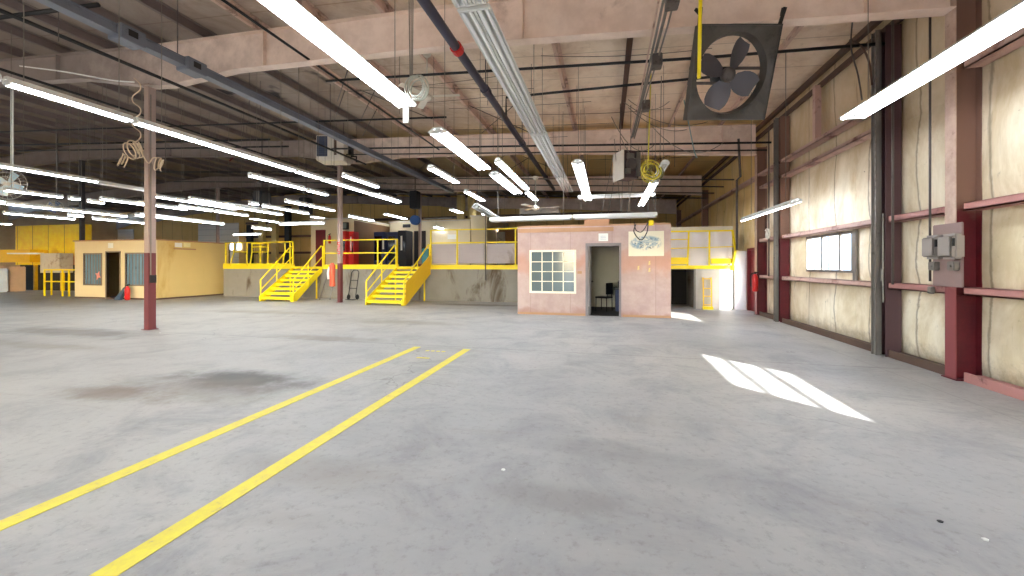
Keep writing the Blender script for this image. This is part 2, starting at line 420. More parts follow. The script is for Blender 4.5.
def endwall(y, x0, x1, zb):
    m = MB(); m.prism([(x0, y, zb), (x1, y, zb), (x1, y, roof_z(x1) + .25)] + ([(RIDGE, y, roof_z(RIDGE) + .25)] if x0 < RIDGE < x1 else []) + [(x0, y, roof_z(x0) + .25)], (0, .1, 0)); return m
struct('wall_back', endwall(YF - .05, XL, XR + .1, 0), M['insul_x'])
nb = MB()
holes = [(-3.6, .6), (-12.6, -8.4), (-21.5, -17.3)]; xs = [XL] + [v for h in reversed(holes) for v in h] + [XR + .1]  # unseen open bays added in the near wall to let daylight in
for a, b in zip(xs[::2], xs[1::2]): nb.add(endwall(YN - .1, a, b, 0).b)
for a, b in holes: nb.add(endwall(YN - .1, a, b, 3.7).b)
struct('wall_near', nb, M['insul_x'])

# window and doors of the right wall
def side_window(n, y0, y1, z0, z1):
    m = MB(); t = .05
    m.box(XR - .06, XR + .05, y0, y0 + t, z0, z1).box(XR - .06, XR + .05, y1 - t, y1, z0, z1).box(XR - .06, XR + .05, y0 + t, y1 - t, z0, z0 + t).box(XR - .06, XR + .05, y0 + t, y1 - t, z1 - t, z1)
    for f in ((.28, .66) if n == 1 else ()): m.box(XR - .02, XR + .02, y0 + (y1 - y0) * f - .035, y0 + (y1 - y0) * f + .035, z0 + t, z1 - t)
    m.box(XR - .02, XR + .02, y0 + t, y1 - t, z0 + .25, z0 + .275).box(XR - .02, XR + .02, y0 + t, y1 - t, z0 + .5, z0 + .52) if n != 1 else None
    o = struct('window_%d' % n, m, M['greysteel'])
    MB().box(XR + .0, XR + .006, y0 + t, y1 - t, z0 + t, z1 - t).build('pane', M['glass'], o)
side_window(1, *WIN[0]); side_window(2, *WIN[1])
d_ = MB(); y0, y1 = DOOR[:2]
d_.box(XR - .12, XR + .08, y0, y0 + .08, 0, 2.08).box(XR - .12, XR + .08, y1 - .08, y1, 0, 2.08).box(XR - .12, XR + .08, y0 + .08, y1 - .08, 2.0, 2.08)
do = struct('door_1', d_, M['maroon'])
MB().box(XR - .02, XR + .03, y0 + .62, y1 - .08, 0, 2.0).box(XR - .02, XR + .03, y0 + .08, y0 + .62, 0, .42).build('door_leaf', M['maroon'], do)
MB().box(XR, XR + .006, y0 + .08, y0 + .62, .42, 2.0).build('pane', M['glass'], do)
o = MB().bevelbox(-.19, .19, -.02, .02, 0, 2.0, .008).build('wall_panel', M['curtain'], None); o.location = (4.43, 15.02, .0); tag(o, 'tall pale panel standing between deck guard and exterior door', 'panel')
# near eave line
MB().bar((4.54, YN + .1, 5.72), (4.54, YF - .2, 5.72), .1, .1).bar((4.62, YN + .1, 5.5), (4.62, YF - .2, 5.5), .04, .12).build('eave_strut', M['eave'])
tag(bpy.data.objects['eave_strut'], 'long brown steel strut where the roof meets the window wall', 'beam')

nbh = thing('neighbour_building', 'pale blue grey building seen through the bright side window', 'building', (17, 30, -.2))
MB().box(-3, 6, -3.2, 2.6, 0, 9).build('wall_block', mat('neighbour_cladding', (176, 192, 206), .7, 0, .05), nbh); MB().box(-3.1, 6.1, -3.3, 2.7, 9, 9.2).build('roof_cap', M['greysteel'], nbh)
MB().box(-3.04, -3, -.1, .05, 0, 9).box(-3.04, -3, 1.6, 1.7, 0, 9).build('seam_strip', M['bluegrey'], nbh)
# ------------------------------------------------------------------ frames
FY = [-7.7, -.6, 6.52, 13.65, 20.8, 27.9]
def ry(yf, X): return yf + .045 * (4.5 - max(X, -10.5))
frame_name = ['behind the near bays', 'just behind the viewer', 'carrying the big exhaust fan', 'above the pink office', 'over the loading deck', 'at the back wall']
for i, yf in enumerate(FY):
    prof = [(4.45, roof_z(4.45) - .93 + .0), (-2.4, 5.47), (-7.8, 5.73), (-9.7, 5.63), (-10.3, 5.68), (-12.5, 6.1), (-20, 6.55), (-24.6, 6.72), (-25.6, 6.72), (-26.6, 6.72), (-31, 6.55), (-38.7, 6.0), (-40.7, 5.6), (-42.7, 5.7), (-45.7, 5.0)]
    top = [(X, roof_z(X) - .01) for X, _ in prof]
    r = thing('roof_rafter', 'deep tapered beige steel rafter ' + frame_name[i], 'beam', (0, yf, 0), kind='thing')
    m = MB(); fl = MB(); ft = MB()
    for (a, b), (ta, tb) in zip(zip(prof, prof[1:]), zip(top, top[1:])):
        ya, yb = ry(0, a[0]), ry(0, b[0])
        q = [(a[0], ya - .005, a[1]), (b[0], yb - .005, b[1]), (b[0], yb - .005, tb[1]), (a[0], ya - .005, ta[1])]
        m.prism(q, (0, .01, 0))
        fl.prism([(a[0], ya - .1, a[1]), (b[0], yb - .1, b[1]), (b[0], yb - .1, b[1] - .014), (a[0], ya - .1, a[1] - .014)], (0, .2, 0))
        ft.prism([(ta[0], ya - .1, ta[1]), (tb[0], yb - .1, tb[1]), (tb[0], yb - .1, tb[1] - .012), (ta[0], ya - .1, ta[1] - .012)], (0, .2, 0))
    for X in (3.5, -1.4, -7.0, -13.4, -19.5):
        zb = min(a[1] + (b[1] - a[1]) * (X - a[0]) / (b[0] - a[0]) for a, b in zip(prof, prof[1:]) if b[0] <= X <= a[0])
        m.box(X - .004, X + .004, ry(0, X) - .09, ry(0, X) + .09, zb, roof_z(X) - .01)
    m.build('web', M['rafter'], r); fl.build('bottom_flange', M['rafter'], r); ft.build('top_flange', M['rafter'], r)
    cname = ['far behind the viewer', 'just behind the viewer', 'carrying the two grey switch boxes', 'beside the open exterior door with a small extinguisher', 'behind the railed deck', 'in the back corner']
    cl = thing('steel_column', 'maroon and beige steel wall column ' + cname[i], 'column', (4.45, yf, 0), kind='thing')
    MB().box(0, .012, -.085, .085, 0, 5.12).build('inner_flange', M['steel'], cl)
    MB().box(.012, .27, -.006, .006, 0, 5.12).box(.012, .27, -.06, .06, 1.1, 1.11).build('web', M['web'], cl)
    MB().box(.27, .282, -.085, .085, 0, 5.12).box(-.02, .28, -.12, .12, 0, .015).build('outer_flange', M['web'], cl)
# intermediate posts of the right wall
def post(y, label, pipe=True):
    p = thing('wall_post', label, 'post', (4.42, y, 0), kind='thing')
    MB().box(0, .05, -.06, .07, 0, 5.45).box(-.03, 0, -.055, -.045, 0, 5.45).box(-.03, 0, .055, .065, 0, 5.45).build('channel', M['greysteel'], p)
    m = MB()
    for k in range(22): m.box(-.001, .002, -.012, .012, 2.2 + k * .13, 2.27 + k * .13)
    m.build('slots', M['offwhite'], p)
    MB().box(.05, .27, .05, .08, 0, 5.45).box(.05, .27, -.16, -.15, 0, 5.45).box(.2, .27, -.15, .05, 0, 5.45).build('web_plate', M['web'] if y > 10 else mat('plum_brown_paint', (84, 58, 62), .55), p)
    if pipe: MB().tube([(-.02, -.22, .9), (-.02, -.22, 2.35)], .012).tube([(-.03, -.22, 1.25), (-.03, -.22, 1.45)], .02).build('conduit', M['greysteel'], p)
post(7.98, 'dark slotted steel post standing just beyond the grey switch boxes')
post(12.08, 'grey slotted post with maroon plate beyond the bright window', False)
MB().box(4.5, 4.62, 10.17, 10.29, 4.3, 5.5).build('stub_post', M['girt']); tag(bpy.data.objects['stub_post'], 'short beige post between top rail and roof above the window', 'post')
# girts
def girt(y0, y1, z, red=False, label='', h=.1, x0=4.5):
    m = MB().box(x0, x0 + .008, y0, y1, z - h / 2, z + h / 2).box(x0, 4.70, y0, y1, z + h / 2 - .008, z + h / 2).box(x0, 4.70, y0, y1, z - h / 2, z - h / 2 + .008).box(x0, x0 + .012, y0, y1, z - h / 2 - .0, z - h / 2 + .02)
    o = m.build('wall_girt', M['girt_red'] if red else M['girt'], None, loc=(4.5, (y0 + y1) / 2, z))
    tag(o, label, 'rail')
bays = [(-7.5, -.75, 'in the bay behind the viewer'), (-.45, 6.38, 'in the nearest bay'), (6.66, 7.8, 'between switch box column and slotted post'), (8.1, 11.9, None), (12.22, 13.5, 'between the two far posts short of the door'), (16.6, 20.6, 'behind the deck railing'), (20.9, 28.6, 'towards the back wall')]
for (a, b, nm) in bays:
    red = a < 7
    if a > 16: a = max(a, 15.0)
    if a <= 16: girt(a, b, 1.17, red, ('lower red steel wall rail ' if red else 'lower beige pink wall rail ') + (nm or 'under the bright window'))
    girt(a, b, 2.26, red, ('upper red steel wall rail ' if red else 'upper beige pink wall rail ') + (nm or 'over the bright window'))
    if a > 16: continue
    MB().box(4.52, 4.70, a, b, 0, .09).box(4.5, 4.53, a, b, 0, .12).build('base_channel', M['girt_red'] if a < 6 else M['eave'], None, loc=(4.6, (a + b) / 2, 0))
    tag([o for o in COL.objects if o.name.startswith('base_channel')][-1], 'steel base channel along the floor ' + (nm or 'below the bright window'), 'rail')
girt(8.1, 13.5, 3.86, False, 'pale wall rail at lintel height above the bright window', .07)
girt(8.1, 28.6, 4.27, False, 'long pale rail high on the window wall below the eave', .08)
girt(-7.5, 6.38, 4.1, False, 'high pale rail in the nearest bay', .1)
MB().box(4.66, 4.7, 9.0, 9.1, 1.22, 2.2).build('window_jamb', M['greysteel']); tag(bpy.data.objects['window_jamb'], 'thin steel jamb at the near side of the bright window', 'post')

# interior columns
def icol(x, y, label, red=1.25, z1=5.7, upper=None, zb=0):
    cl = thing('steel_column', label, 'column', (x, y, zb), kind='thing')
    a = upper or mat('column_upper_paint', (164, 142, 132), .55, 0, .08, 3, (120, 96, 86), .6, .75, 2)
    b = mat('column_lower_maroon', (104, 46, 48), .5, 0, .15, 3, (140, 90, 84), .6, .75, 3)
    MB().box(-.065, .065, -.08, .08, red, z1).box(-.14, .14, -.14, .14, z1, z1 + .02).build('shaft', a, cl)
    MB().box(-.067, .067, -.082, .082, .0, red).box(-.11, .11, -.11, .11, 0, .012).build('painted_base', b, cl)
    return cl
c1 = icol(-10.45, 7.2, 'nearest free standing column, maroon below and beige above', 1.8)
MB().box(-.11, -.067, -.05, .05, 1.15, 1.32).build('switch', M['offwhite'], c1); MB().box(.067, .14, -.06, .04, 1.1, 1.28).build('outlet_box', M['black'], c1)
MB().tube([(.08, -.04, 1.28), (.08, -.04, 5.5)], .012).build('conduit', M['cord'], c1)
c2 = icol(-10.6, 14.3, 'column between the two yellow stairs with red lettering', 1.6, 5.65)
fnt = MB()
for k, y in enumerate((2.35, 2.08)):             # the two red figures painted on the column
    for a, b in (((-.06, .1), (.06, .1)), ((-.06, .1), (-.06, .0)), ((-.06, 0), (.05, 0)), ((.05, 0), (.05, -.09)), ((.05, -.09), (-.06, -.09))):
        fnt.bar((a[0], -.084, y + a[1]), (b[0], -.084, y + b[1]), .03, .01, (0, 1, 0))
fnt.build('lettering', M['red'], c2)
icol(-10.6, 21.5, 'column on the raised deck beside the dark doorway', .15, 4.2, None, 1.45)
icol(-25.4, 7.4, 'column at the left out past the near strip lights', 1.6, 6.7)
cd = icol(-25.3, 14.4, 'dark column beside the yellow steel enclosure', 1.6, 6.7, mat('dark_column_paint', (52, 46, 50), .6))  # upper shaft darker than on the other columns
icol(-25.4, 21.6, 'far column behind the yellow plywood office', .15, 5.25, None, 1.45)
icol(-40.6, 14.4, 'distant column at the left wall side', 1.6, 5.6)
# purlins
X = 3.51; k = 0
while X > -45:
    if abs(X - RIDGE) > .3:
        z = roof_z(X); m = MB().box(-.004, .004, YN + .1, YF - .1, 0, .19).box(-.07, 0, YN + .1, YF - .1, 0, .008).box(0, .07, YN + .1, YF - .1, .182, .19).box(-.07, -.062, YN + .1, YF - .1, 0, .03)
        o = m.build('roof_purlin', M['purlin_dark'] if k in (2,) else M['purlin_dim_dirty'] if X < -8.5 else M['purlin'], None); o.location = (X, 0, z)
        tag(o, 'thin beige steel roof purlin running from front to back' if X > -8.5 else 'grey steel roof purlin over the left half, dirt and dimness in its colour', 'beam', 'roof purlins' if X > -8.5 else 'dimmed dirty roof purlins')
        if k == 2: o['label'] = 'dark brown purlin above the pink office door'; del o['group']
    X -= 1.52; k += 1
# flange braces
for yf in FY[3:5]:
    for X in (2.0, -1.05, -4.1, -7.1, -13.2, -16.3):
        for s in (1,):
            y = ry(yf, X); o = MB().bar((X, y + s * .08, 5.62 if X > -8 else 6.15), (X, y + s * .75, roof_z(X) + .02), .045, .045).build('flange_brace', M['maroon'] if yf > 7 else M['eave'], None, loc=(X, y, 5.6))
            tag(o, 'short dark diagonal brace from rafter to purlin', 'brace', 'flange braces')
# ------------------------------------------------------------------ overhead services
def tubething(name, pts, r, m, label, cat, group=None, n=8):
    pts = [Vector(p) for p in pts]
    o = MB().tube(pts, r, n).build(name, m, None, loc=pts[0], smooth=True); return tag(o, label, cat, group)
sp = thing('sprinkler_main', 'thick dark blue sprinkler main with a red coupling running front to back', 'pipe', (-2.38, 5.0, 5.05))
MB().tube([(0, -11, 0), (0, 13.5, 0)], .075, 14).build('pipe', M['pipe'], sp, smooth=True)
yc = PX(457, 42, -2.38)[1] - 5
MB().tube([(0, yc - .07, 0), (0, yc + .07, 0)], .1, 14).build('red_coupling', M['red'], sp, 'red coupling')
for y in (yc + 1.6, -3, yc + 5.2, 11):
    MB().tube([(0, y - .1, 0), (0, y + .1, 0)], .095, 14).build('coupling', M['pipe'], sp)
    MB().tube([(0, y, 0), (0, y, .95)], .012).build('hanger_rod', M['darksteel'], sp)
MB().tube([(0, 4.45, .05), (.0, 4.45, .55), (4.9, 4.45, .55)], .03).build('branch_pipe', M['black'], sp)
def cross_pipe(y, z, x0, x1, r, label, m='black', skew=0):
    return tubething('branch_line', [(x0, y, z + .0545 * 0), (x1, y + skew, z - .0545 * (x1 - x0))], r, M[m], label, 'pipe')
q0 = PY(440, 74, 8.0); q1 = PY(700, 58, 8.0)
tubething('branch_line', [(-6.3, 8.0, q0[2] + .15), (q0[0], 8, q0[2]), (q1[0], 8, q1[2]), (4.6, 8, q1[2] - .1)], .028, M['black'], 'black branch pipe crossing above the near exhaust fan', 'pipe')
cross_pipe(12.6, 5.75, -10, 4.5, .03, 'dark branch pipe just short of the second rafter'); cross_pipe(12.9, 5.62, -10, 4.5, .022, 'thinner dark pipe beside the second rafter')
cross_pipe(4.4, 6.2, -22, -7.4, .032, 'dark branch pipe in the upper left roof bay'); cross_pipe(9.6, 6.4, -24, -4, .025, 'thin branch pipe over the left strip lights')
for k, y in enumerate((15.6, 16.9, 18.3, 19.6)): cross_pipe(y, 5.55, -14, 4.4, .025, 'dark conduit crossing the yellowed roof bay over the office', 'darksteel')['group'] = 'conduits across the second bay'
for k, y in enumerate((11.2, 12.0, 16.0, 18.5)): cross_pipe(y, 6.5, -25, -11, .03, 'dark conduit crossing the dim left roof', 'black')['group'] = 'conduits across the dim left roof'
a = PX(0, 17, -8.9); b = (-8.9, 13.5, a[2])
tubething('sprinkler_line', [(-8.9, -3, 5.35), (-8.9, 13.5, 5.35)], .035, M['black'], 'black sprinkler line passing over the nearest free standing column', 'pipe')
tubething('conduit_run', [(-5.9, 1, 5.7), (-5.9, 13.5, 5.7)], .025, M['black'], 'thin black conduit between duct and near strip light', 'pipe')
tubething('conduit_run', [(-12.3, 3, 5.6), (-12.3, 14, 5.6)], .03, M['black'], 'thin black conduit left of the nearest column', 'pipe')
# thin wires strung across the bays
for k in range(16):
    y = 7.4 + k * .62 + random.uniform(-.2, .2); x0 = random.uniform(-8, 0); z = roof_z(x0) - random.uniform(.05, .3)
    o = tubething('tie_wire', sag((x0, y, z), (x0 + random.uniform(3, 5), y + random.uniform(-.5, .5), z - .2), random.uniform(0, .08)), .007, M['darksteel'], 'thin dark tie wire strung across the roof bays', 'wire', 'roof tie wires', 5)
for k in range(14):
    x = random.uniform(-9, 3); y = random.choice((8.3, 9.9, 11.3, 15.2, 17)); d = random.choice((-1.5, 1.5))
    tubething('brace_rod', [(x, y, roof_z(x) - .02), (x + d, y + 1.5, roof_z(x + d) - .35)], .013, M['darksteel'], 'thin diagonal rod under the roof sheets', 'rod', 'roof brace rods', 5)
for k in range(46):
    x = random.uniform(-20, 3.5); y = random.choice((4.5, 8.4, 9.5, 10.8, 11.9, 13, 15.6, 17, 19.2)); L = random.uniform(.4, 1.5)
    if y < 6 and x > -8: continue
    tubething('hanging_wire', [(x, y, roof_z(x) + .2), (x, y, roof_z(x) - L)], .006, M['darksteel'], 'thin wire hanging straight down from the roof', 'wire', 'hanging roof wires', 5)
# blue grey bus duct
bd = thing('bus_duct', 'long blue grey duct with box openings running over the left aisle', 'duct', (-7.35, 5.0, 5.12))
MB().box(-.07, .07, -9, 13.4, -.07, .07).box(-.09, .09, -9, 13.4, .055, .075).box(-.09, .09, -9, 13.4, -.075, -.055).build('casing', M['bluegrey'], bd)
for yy in (PX(125, 12, -7.35)[1], PX(190, 48, -7.35)[1]):
    MB().bevelbox(-.13, .15, yy - 5.15, yy - 4.8, -.13, .1).build('tap_box', M['bluegrey'], bd)
    MB().box(.15, .157, yy - 5.05, yy - 4.92, -.05, .05).build('dark_port', M['black'], bd)
for yy in (-4, 0.5, 4.5, 9.0, 13.5): MB().tube([(0, yy, .07), (0, yy, 1.35)], .008).build('hanger_rod', M['darksteel'], bd)

# ------------------------------------------------------------------ fluorescent lights
FIX = {}
def fixture(x, y0, y1, z, label, group=None, lit=True, width=.3, tubes=2, axis='y', hang=None, rot=None, roll=0):
    L = y1 - y0; key = (round(L, 2), lit, width, tubes)
    o = thing('fluorescent_light', label, 'light', (x, (y0 + y1) / 2, z) if axis == 'y' else ((y0 + y1) / 2, x, z), 0 if axis == 'y' else PI / 2, group)
    if rot is not None: o.rotation_euler = rot
    if key not in FIX:
        h = L / 2; w = width / 2; a = MB()
        pr = [(-w, -h, .0), (-w * .45, -h, .075), (w * .45, -h, .075), (w, -h, .0), (w * .97, -h, -.006), (w * .42, -h, .045), (-w * .42, -h, .045), (-w * .97, -h, -.006)]
        a.prism([pr[0], pr[1], pr[6], pr[7]], (0, L, 0)).prism([pr[1], pr[2], pr[5], pr[6]], (0, L, 0)).prism([pr[2], pr[3], pr[4], pr[5]], (0, L, 0))
        if lit: a.box(-w * .3, w * .3, -h + .02, h - .02, .0, .045)
        else:
            for q in (-.33, 0, .33): a.box(w * q - .012, w * q + .012, -h, h, -.015, .045)
        fr = a.build('housing', M['housing'], o)
        tb = MB(); n = tubes
        for i in range(n):
            xx = (i - (n - 1) / 2) * (width * .72 / max(1, n - 1)) if n > 1 else 0
            tb.tube([(xx, -h + .03, -.012), (xx, h - .03, -.012)], .019, 8)
        tbo = tb.build('tubes', M['tube'] if lit else M['tube_off'], o, smooth=True)
        cps = [MB().box(-w * .9, w * .9, s * (h - .02) - .012, s * (h - .02) + .012, -.025, .03).build('lamp_holder', M['housing'], o) for s in (-1, 1)]
        FIX[key] = (fr, tbo, *cps)
    else:
        for c in FIX[key]: d = c.copy(); COL.objects.link(d); d.parent = o
    if axis == 'y' and rot is None:
        top = roof_z(x) - z
        for s in (-.38, .38):
            ww = MB().tube([(0, 0, .07), (0, 0, top)], .005, 5).build('hanger_wire', M['cord'], o); ww.location = (0, L * s, 0)
    return o
# row over the painted aisle, from the viewer to the back
fixture(-2.66, 2.2, 5.02, 3.7, 'large lit strip light at top running toward the hanging cord loop')
fixture(-2.66, -.8, 2.0, 3.7, 'added unseen strip light above and behind the viewer in the aisle row')  # out-of-view strip added to light the hall from behind
fixture(-2.70, 6.1, 8.7, 3.7, 'wide lit light with three tubes beside the dark sprinkler main', width=.34, tubes=3)
fixture(-2.62, 9.25, 11.85, 3.7, 'lit light with paired tubes beyond the wide three tube one', width=.3)
fixture(-2.22, 8.1, 11.2, 3.7, 'narrow lit strip parallel and close to the paired tube light', width=.16)
fixture(-2.3, 11.7, 13.2, 3.7, 'short distant lit strip at the end of the aisle row', width=.16)
fixture(-3.85, 8.3, 9.95, 3.7, 'single short lit strip left of the wide three tube light', width=.16)
fixture(-4.05, 11.2, 12.9, 3.7, 'single short lit strip above the beige room corner', width=.16)
# big unlit row
for k, (a, b) in enumerate(((1.2, 3.85), (3.9, 7.9), (7.95, 12.0), (12.05, 14.4))):
    fixture(-1.33, a, b, 4.15, ['unlit white reflector light overhead nearest in its row', 'long unlit white reflector strip crossing under the big near rafter', 'unlit white reflector strip passing under the second rafter', 'last unlit reflector strip above the pink office'][k], None, False, .36, 4)
fixture(-.63, 9.0, 11.5, 3.8, 'lit strip light above the office roof, nearer one of a pair', width=.26)
fixture(-.63, 11.55, 14.2, 3.8, 'lit strip light above the office roof, farther one of a pair', width=.26)
fixture(1.25, 9.3, 11.3, 3.75, 'unlit upper end strip beside the yellow cord coil', None, False, .2, 2)
fixture(1.25, 11.35, 15.6, 3.75, 'lit strip light slanting down beside the yellow cord coil', width=.22)
fixture(3.42, 3.6, 6.7, 3.62, 'large lit strip light at upper right near the window wall', width=.34)
fixture(3.42, .3, 3.4, 3.6, 'lit strip light above the viewer near the window wall', width=.34)
fixture(3.55, 8.75, 11.7, 2.72, 'lit strip light hung low on chains in front of the bright window wall', width=.24, rot=(0, -.35, 0))
for y in (9.2, 11.2): tubething('light_chain', [(3.55, y, 2.78), (3.55, y, roof_z(3.5))], .006, M['cord'], 'thin chain holding the low strip light by the window wall', 'chain', 'chains of the low strip light', 5)
# long left rows
for k, (a, b) in enumerate(((-1.6, .8), (.85, 3.25), (3.3, 4.62), (4.66, 7.9), (7.94, 8.8), (8.84, 12.7))):
    fixture(-7.08, a, b, 3.72, ['added unseen strip light behind the viewer in the long left row', 'near strip light of the long left row beside the viewer', 'first lit strip of the long bright left row', 'second long lit strip of the bright left row passing the nearest column', 'short lit strip in the middle of the bright left row', 'last lit strip of the bright left row above the first stair'][k], None, True, .13)  # the first strip is out of view, added as light from behind
def strip(px0, py0, px1, py1, z, label, group, lit=True, wd=.12):
    a = FL(px0, py0, z); b = FL(px1, py1, z); x = (a[0] + b[0]) / 2
    return fixture(x, min(a[1], b[1]), max(a[1], b[1]), z, label, group, lit, wd)
G = 'lit strips in the rows over the left half'
LEFT = [
 (0, 165, 95, 182, 3.7, 'lit strip crossing the hanging white fan at the far left'), (97, 182.5, 146, 191, 3.7, 'OFFunlit strip housing left of the nearest column'),
 (0, 190, 66, 197, 3.5, 'lit strip passing behind the white fan cage'), (68, 198, 80, 199.5, 3.5, None), (0, 204, 132, 216, 3.3, 'long lit strip above the yellow steel enclosure'),
 (0, 213, 78, 219, 3.25, 'lower long lit strip just over the yellow steel enclosure'), (101, 198.6, 147, 205, 3.4, 'bright lit strip ending at the nearest column, left side'), (87, 201, 105, 203, 3.4, None),
 (69, 215, 82, 216.5, 3.2, None), (99, 218, 147, 224, 3.1, None), (134, 215, 147, 216, 3.2, None), (140, 203, 186, 209.5, 3.4, None), (156, 196, 235, 209, 3.5, 'long lit strip starting right behind the nearest column'),
 (197, 198, 260, 211, 3.5, 'bright thick lit strip right of the nearest column'), (183, 206, 210, 211, 3.4, None), (213, 211, 249, 215.5, 3.4, None), (140, 215, 224, 224, 3.1, 'lit strip low over the plywood office roof'),
 (248, 175, 305.6, 189, 3.7, 'lit strip alone above the first yellow stair'), (308, 190, 327, 195, 3.7, 'short lit strip continuing beyond the one above the first stair'),
 (286, 200.7, 306, 205, 3.5, None), (308, 205.5, 335, 210.5, 3.5, None), (249, 203, 258, 204.5, 3.5, None), (263, 205.6, 308, 213.5, 3.45, None), (240, 207, 277.7, 214.7, 3.4, None),
 (253, 227.5, 270, 229.5, 3.0, None), (344, 175, 377, 187, 3.7, 'short lit strip right of the column unit heater'), (380, 195, 400, 201.5, 3.7, 'short lit strip farther on beyond the heater one'), (346, 216, 376, 220.5, 3.4, 'lit strip low above the red drink machines')]
for (a, b, c, d, z, lab) in LEFT:
    if lab and lab.startswith('OFF'): strip(a, b, c, d, z, lab[3:], None, False)
    elif lab: strip(a, b, c, d, z, lab, None, True, .16 if 'thick' in lab else .12)
    else: strip(a, b, c, d, z, 'slim lit fluorescent strip among the far left rows', G)
for (x, y, z) in ((-6.5, 24, 3.5), (-9.9, 22, 3.5), (-8.3, 20.6, 4.3), (-7.4, 23.5, 4.4)):
    fixture(x, y, y + 1.6, z + .3, 'small distant lit strip in the dark roof above the beige rooms', 'distant strips above the beige rooms')
# strips turned across the aisle
g = thing('fluorescent_light', 'wide dim strip light turned sideways above the first stair', 'light', (-12.2, 14, 3.24))
MB().box(-1.05, 1.05, -.12, .12, 0, .07).build('housing', M['housing'], g); MB().tube([(-1.0, -.06, -.02), (1, -.06, -.02)], .02).tube([(-1.0, .06, -.02), (1, .06, -.02)], .02).build('tubes', M['tube'], g)
g = thing('fluorescent_light', 'slim sideways lit strip low behind the plywood office', 'light', (-19.4, 18.2, 3.25))
MB().box(-.9, .9, -.1, .1, 0, .07).build('housing', M['housing'], g); MB().tube([(-.9, 0, -.02), (.9, 0, -.02)], .02).build('tubes', M['tube'], g)
# rear deck strips, then unseen strips added as fill light
for x in (-27, -22, -17.5, -12.5): fixture(x, 20.9, 23.3, 4.5, 'lit strip light over the rear deck by the white roll-up door', 'strips over the rear deck')
for x in (-12.5, -17.5, -22.5):
    for y in (-3.5, .5): fixture(x, y, y + 2.4, 3.75, 'added unseen fill strip light behind the viewer', 'added fill strips behind the viewer')
for y in (9.5, 12.5): fixture(-31.5, y, y + 2.4, 3.75, 'added unseen fill strip light past the far left edge', 'added fill strips past the far left edge')  # out-of-frame strips added to brighten the far left
for x in (-7.0, -2.6, 1.2):
    fixture(x, -5.5, -3.1, 3.75, 'added unseen fill strip light behind the viewer', 'added fill strips behind the viewer')
# long unlit trough in front of the office
def trough(a, b, label, wd=.26):
    a = Vector(a); b = Vector(b); o = thing('light_trough', label, 'light', (a + b) / 2); d = (b - a); L = d.length; o.rotation_euler = (0, -math.atan2(d.z, math.hypot(d.x, d.y)), math.atan2(d.y, d.x))
    w = wd / 2
    MB().prism([(-L / 2, -w, 0), (-L / 2, -w * .4, .1), (-L / 2, w * .4, .1), (-L / 2, w, 0), (-L / 2, w * .9, -.0), (-L / 2, w * .35, .07), (-L / 2, -w * .35, .07), (-L / 2, -w * .9, 0)], (L, 0, 0)).build('reflector', M['housing'], o)
    MB().box(-L / 2 + .02, L / 2 - .02, -.04, .04, -.03, .07).build('ballast_box', mat('trough_grey', (150, 156, 150), .4, .2, .08), o)
    MB().tube([(-L / 2 + .05, -w * .6, -.015), (L / 2 - .05, -w * .6, -.015)], .018).tube([(-L / 2 + .05, w * .6, -.015), (L / 2 - .05, w * .6, -.015)], .018).build('tubes', M['tube_off'], o)
    for s in (-.4, .4): MB().tube([(L * s, 0, .1), (L * s, 0, 3.0)], .006, 5).build('hanger_wire', M['cord'], o)
    return o
trough(PY(490, 221, 11.2), PY(572, 218.5, 11.2), 'long unlit reflector trough hanging across the pink office front, nearer the yellow rail')
trough(PY(573, 218.4, 11.2), PY(657, 216, 11.2), 'unlit reflector trough hanging over the office door and poster')
trough(FL(476, 207, 3.05), FL(500, 221, 2.95), 'dull unlit strip pointing away above the grey railing panels')
trough(PY(578, 198.5, 13), PY(655, 195.5, 13), 'slim white trough hanging level above the office roof', .12)
o = MB().box(-.75, .75, -.25, .25, -.11, .11).box(-.72, .72, -.27, -.25, -.02, .02).build('air_duct', M['greysteel'], None); o.location = PY(540, 211.5, 15.2); tag(o, 'dull grey sheet metal duct above the office roof', 'duct')
ob_ = MB().bevelbox(-.4, .4, -.25, .25, 0, .3).box(-.41, .41, -.03, .03, .295, .305).build('cardboard_box', M['wood'], None); ob_.location = (PY(597, 212, 13.6)[0], 13.6, 2.72); tag(ob_, 'brown box lying on the roof of the pink office', 'box')
tubething('cord_loop', smooth_path([PY(636, 224, 11.1), PY(634, 232, 11.1), PY(641, 240, 11.1), PY(647, 232, 11.1), PY(648, 222, 11.1)]), .014, M['black'], 'black cord drooping in a loop before the office poster', 'cord')
tubething('cord_loop', smooth_path([PY(634, 222, 11.05), PY(636, 230, 11.05), PY(641, 232, 11.05), PY(645, 228, 11.05), PY(648, 222, 11.05)]), .012, M['black'], 'smaller inner black cord loop under the trough end', 'cord')
ob_ = MB().bevelbox(-.06, .06, -.05, .05, -.07, .07).build('junction_box', M['yellow'], None); ob_.location = PY(651, 223, 11.1); tag(ob_, 'small yellow junction box at the trough end over the poster', 'box')

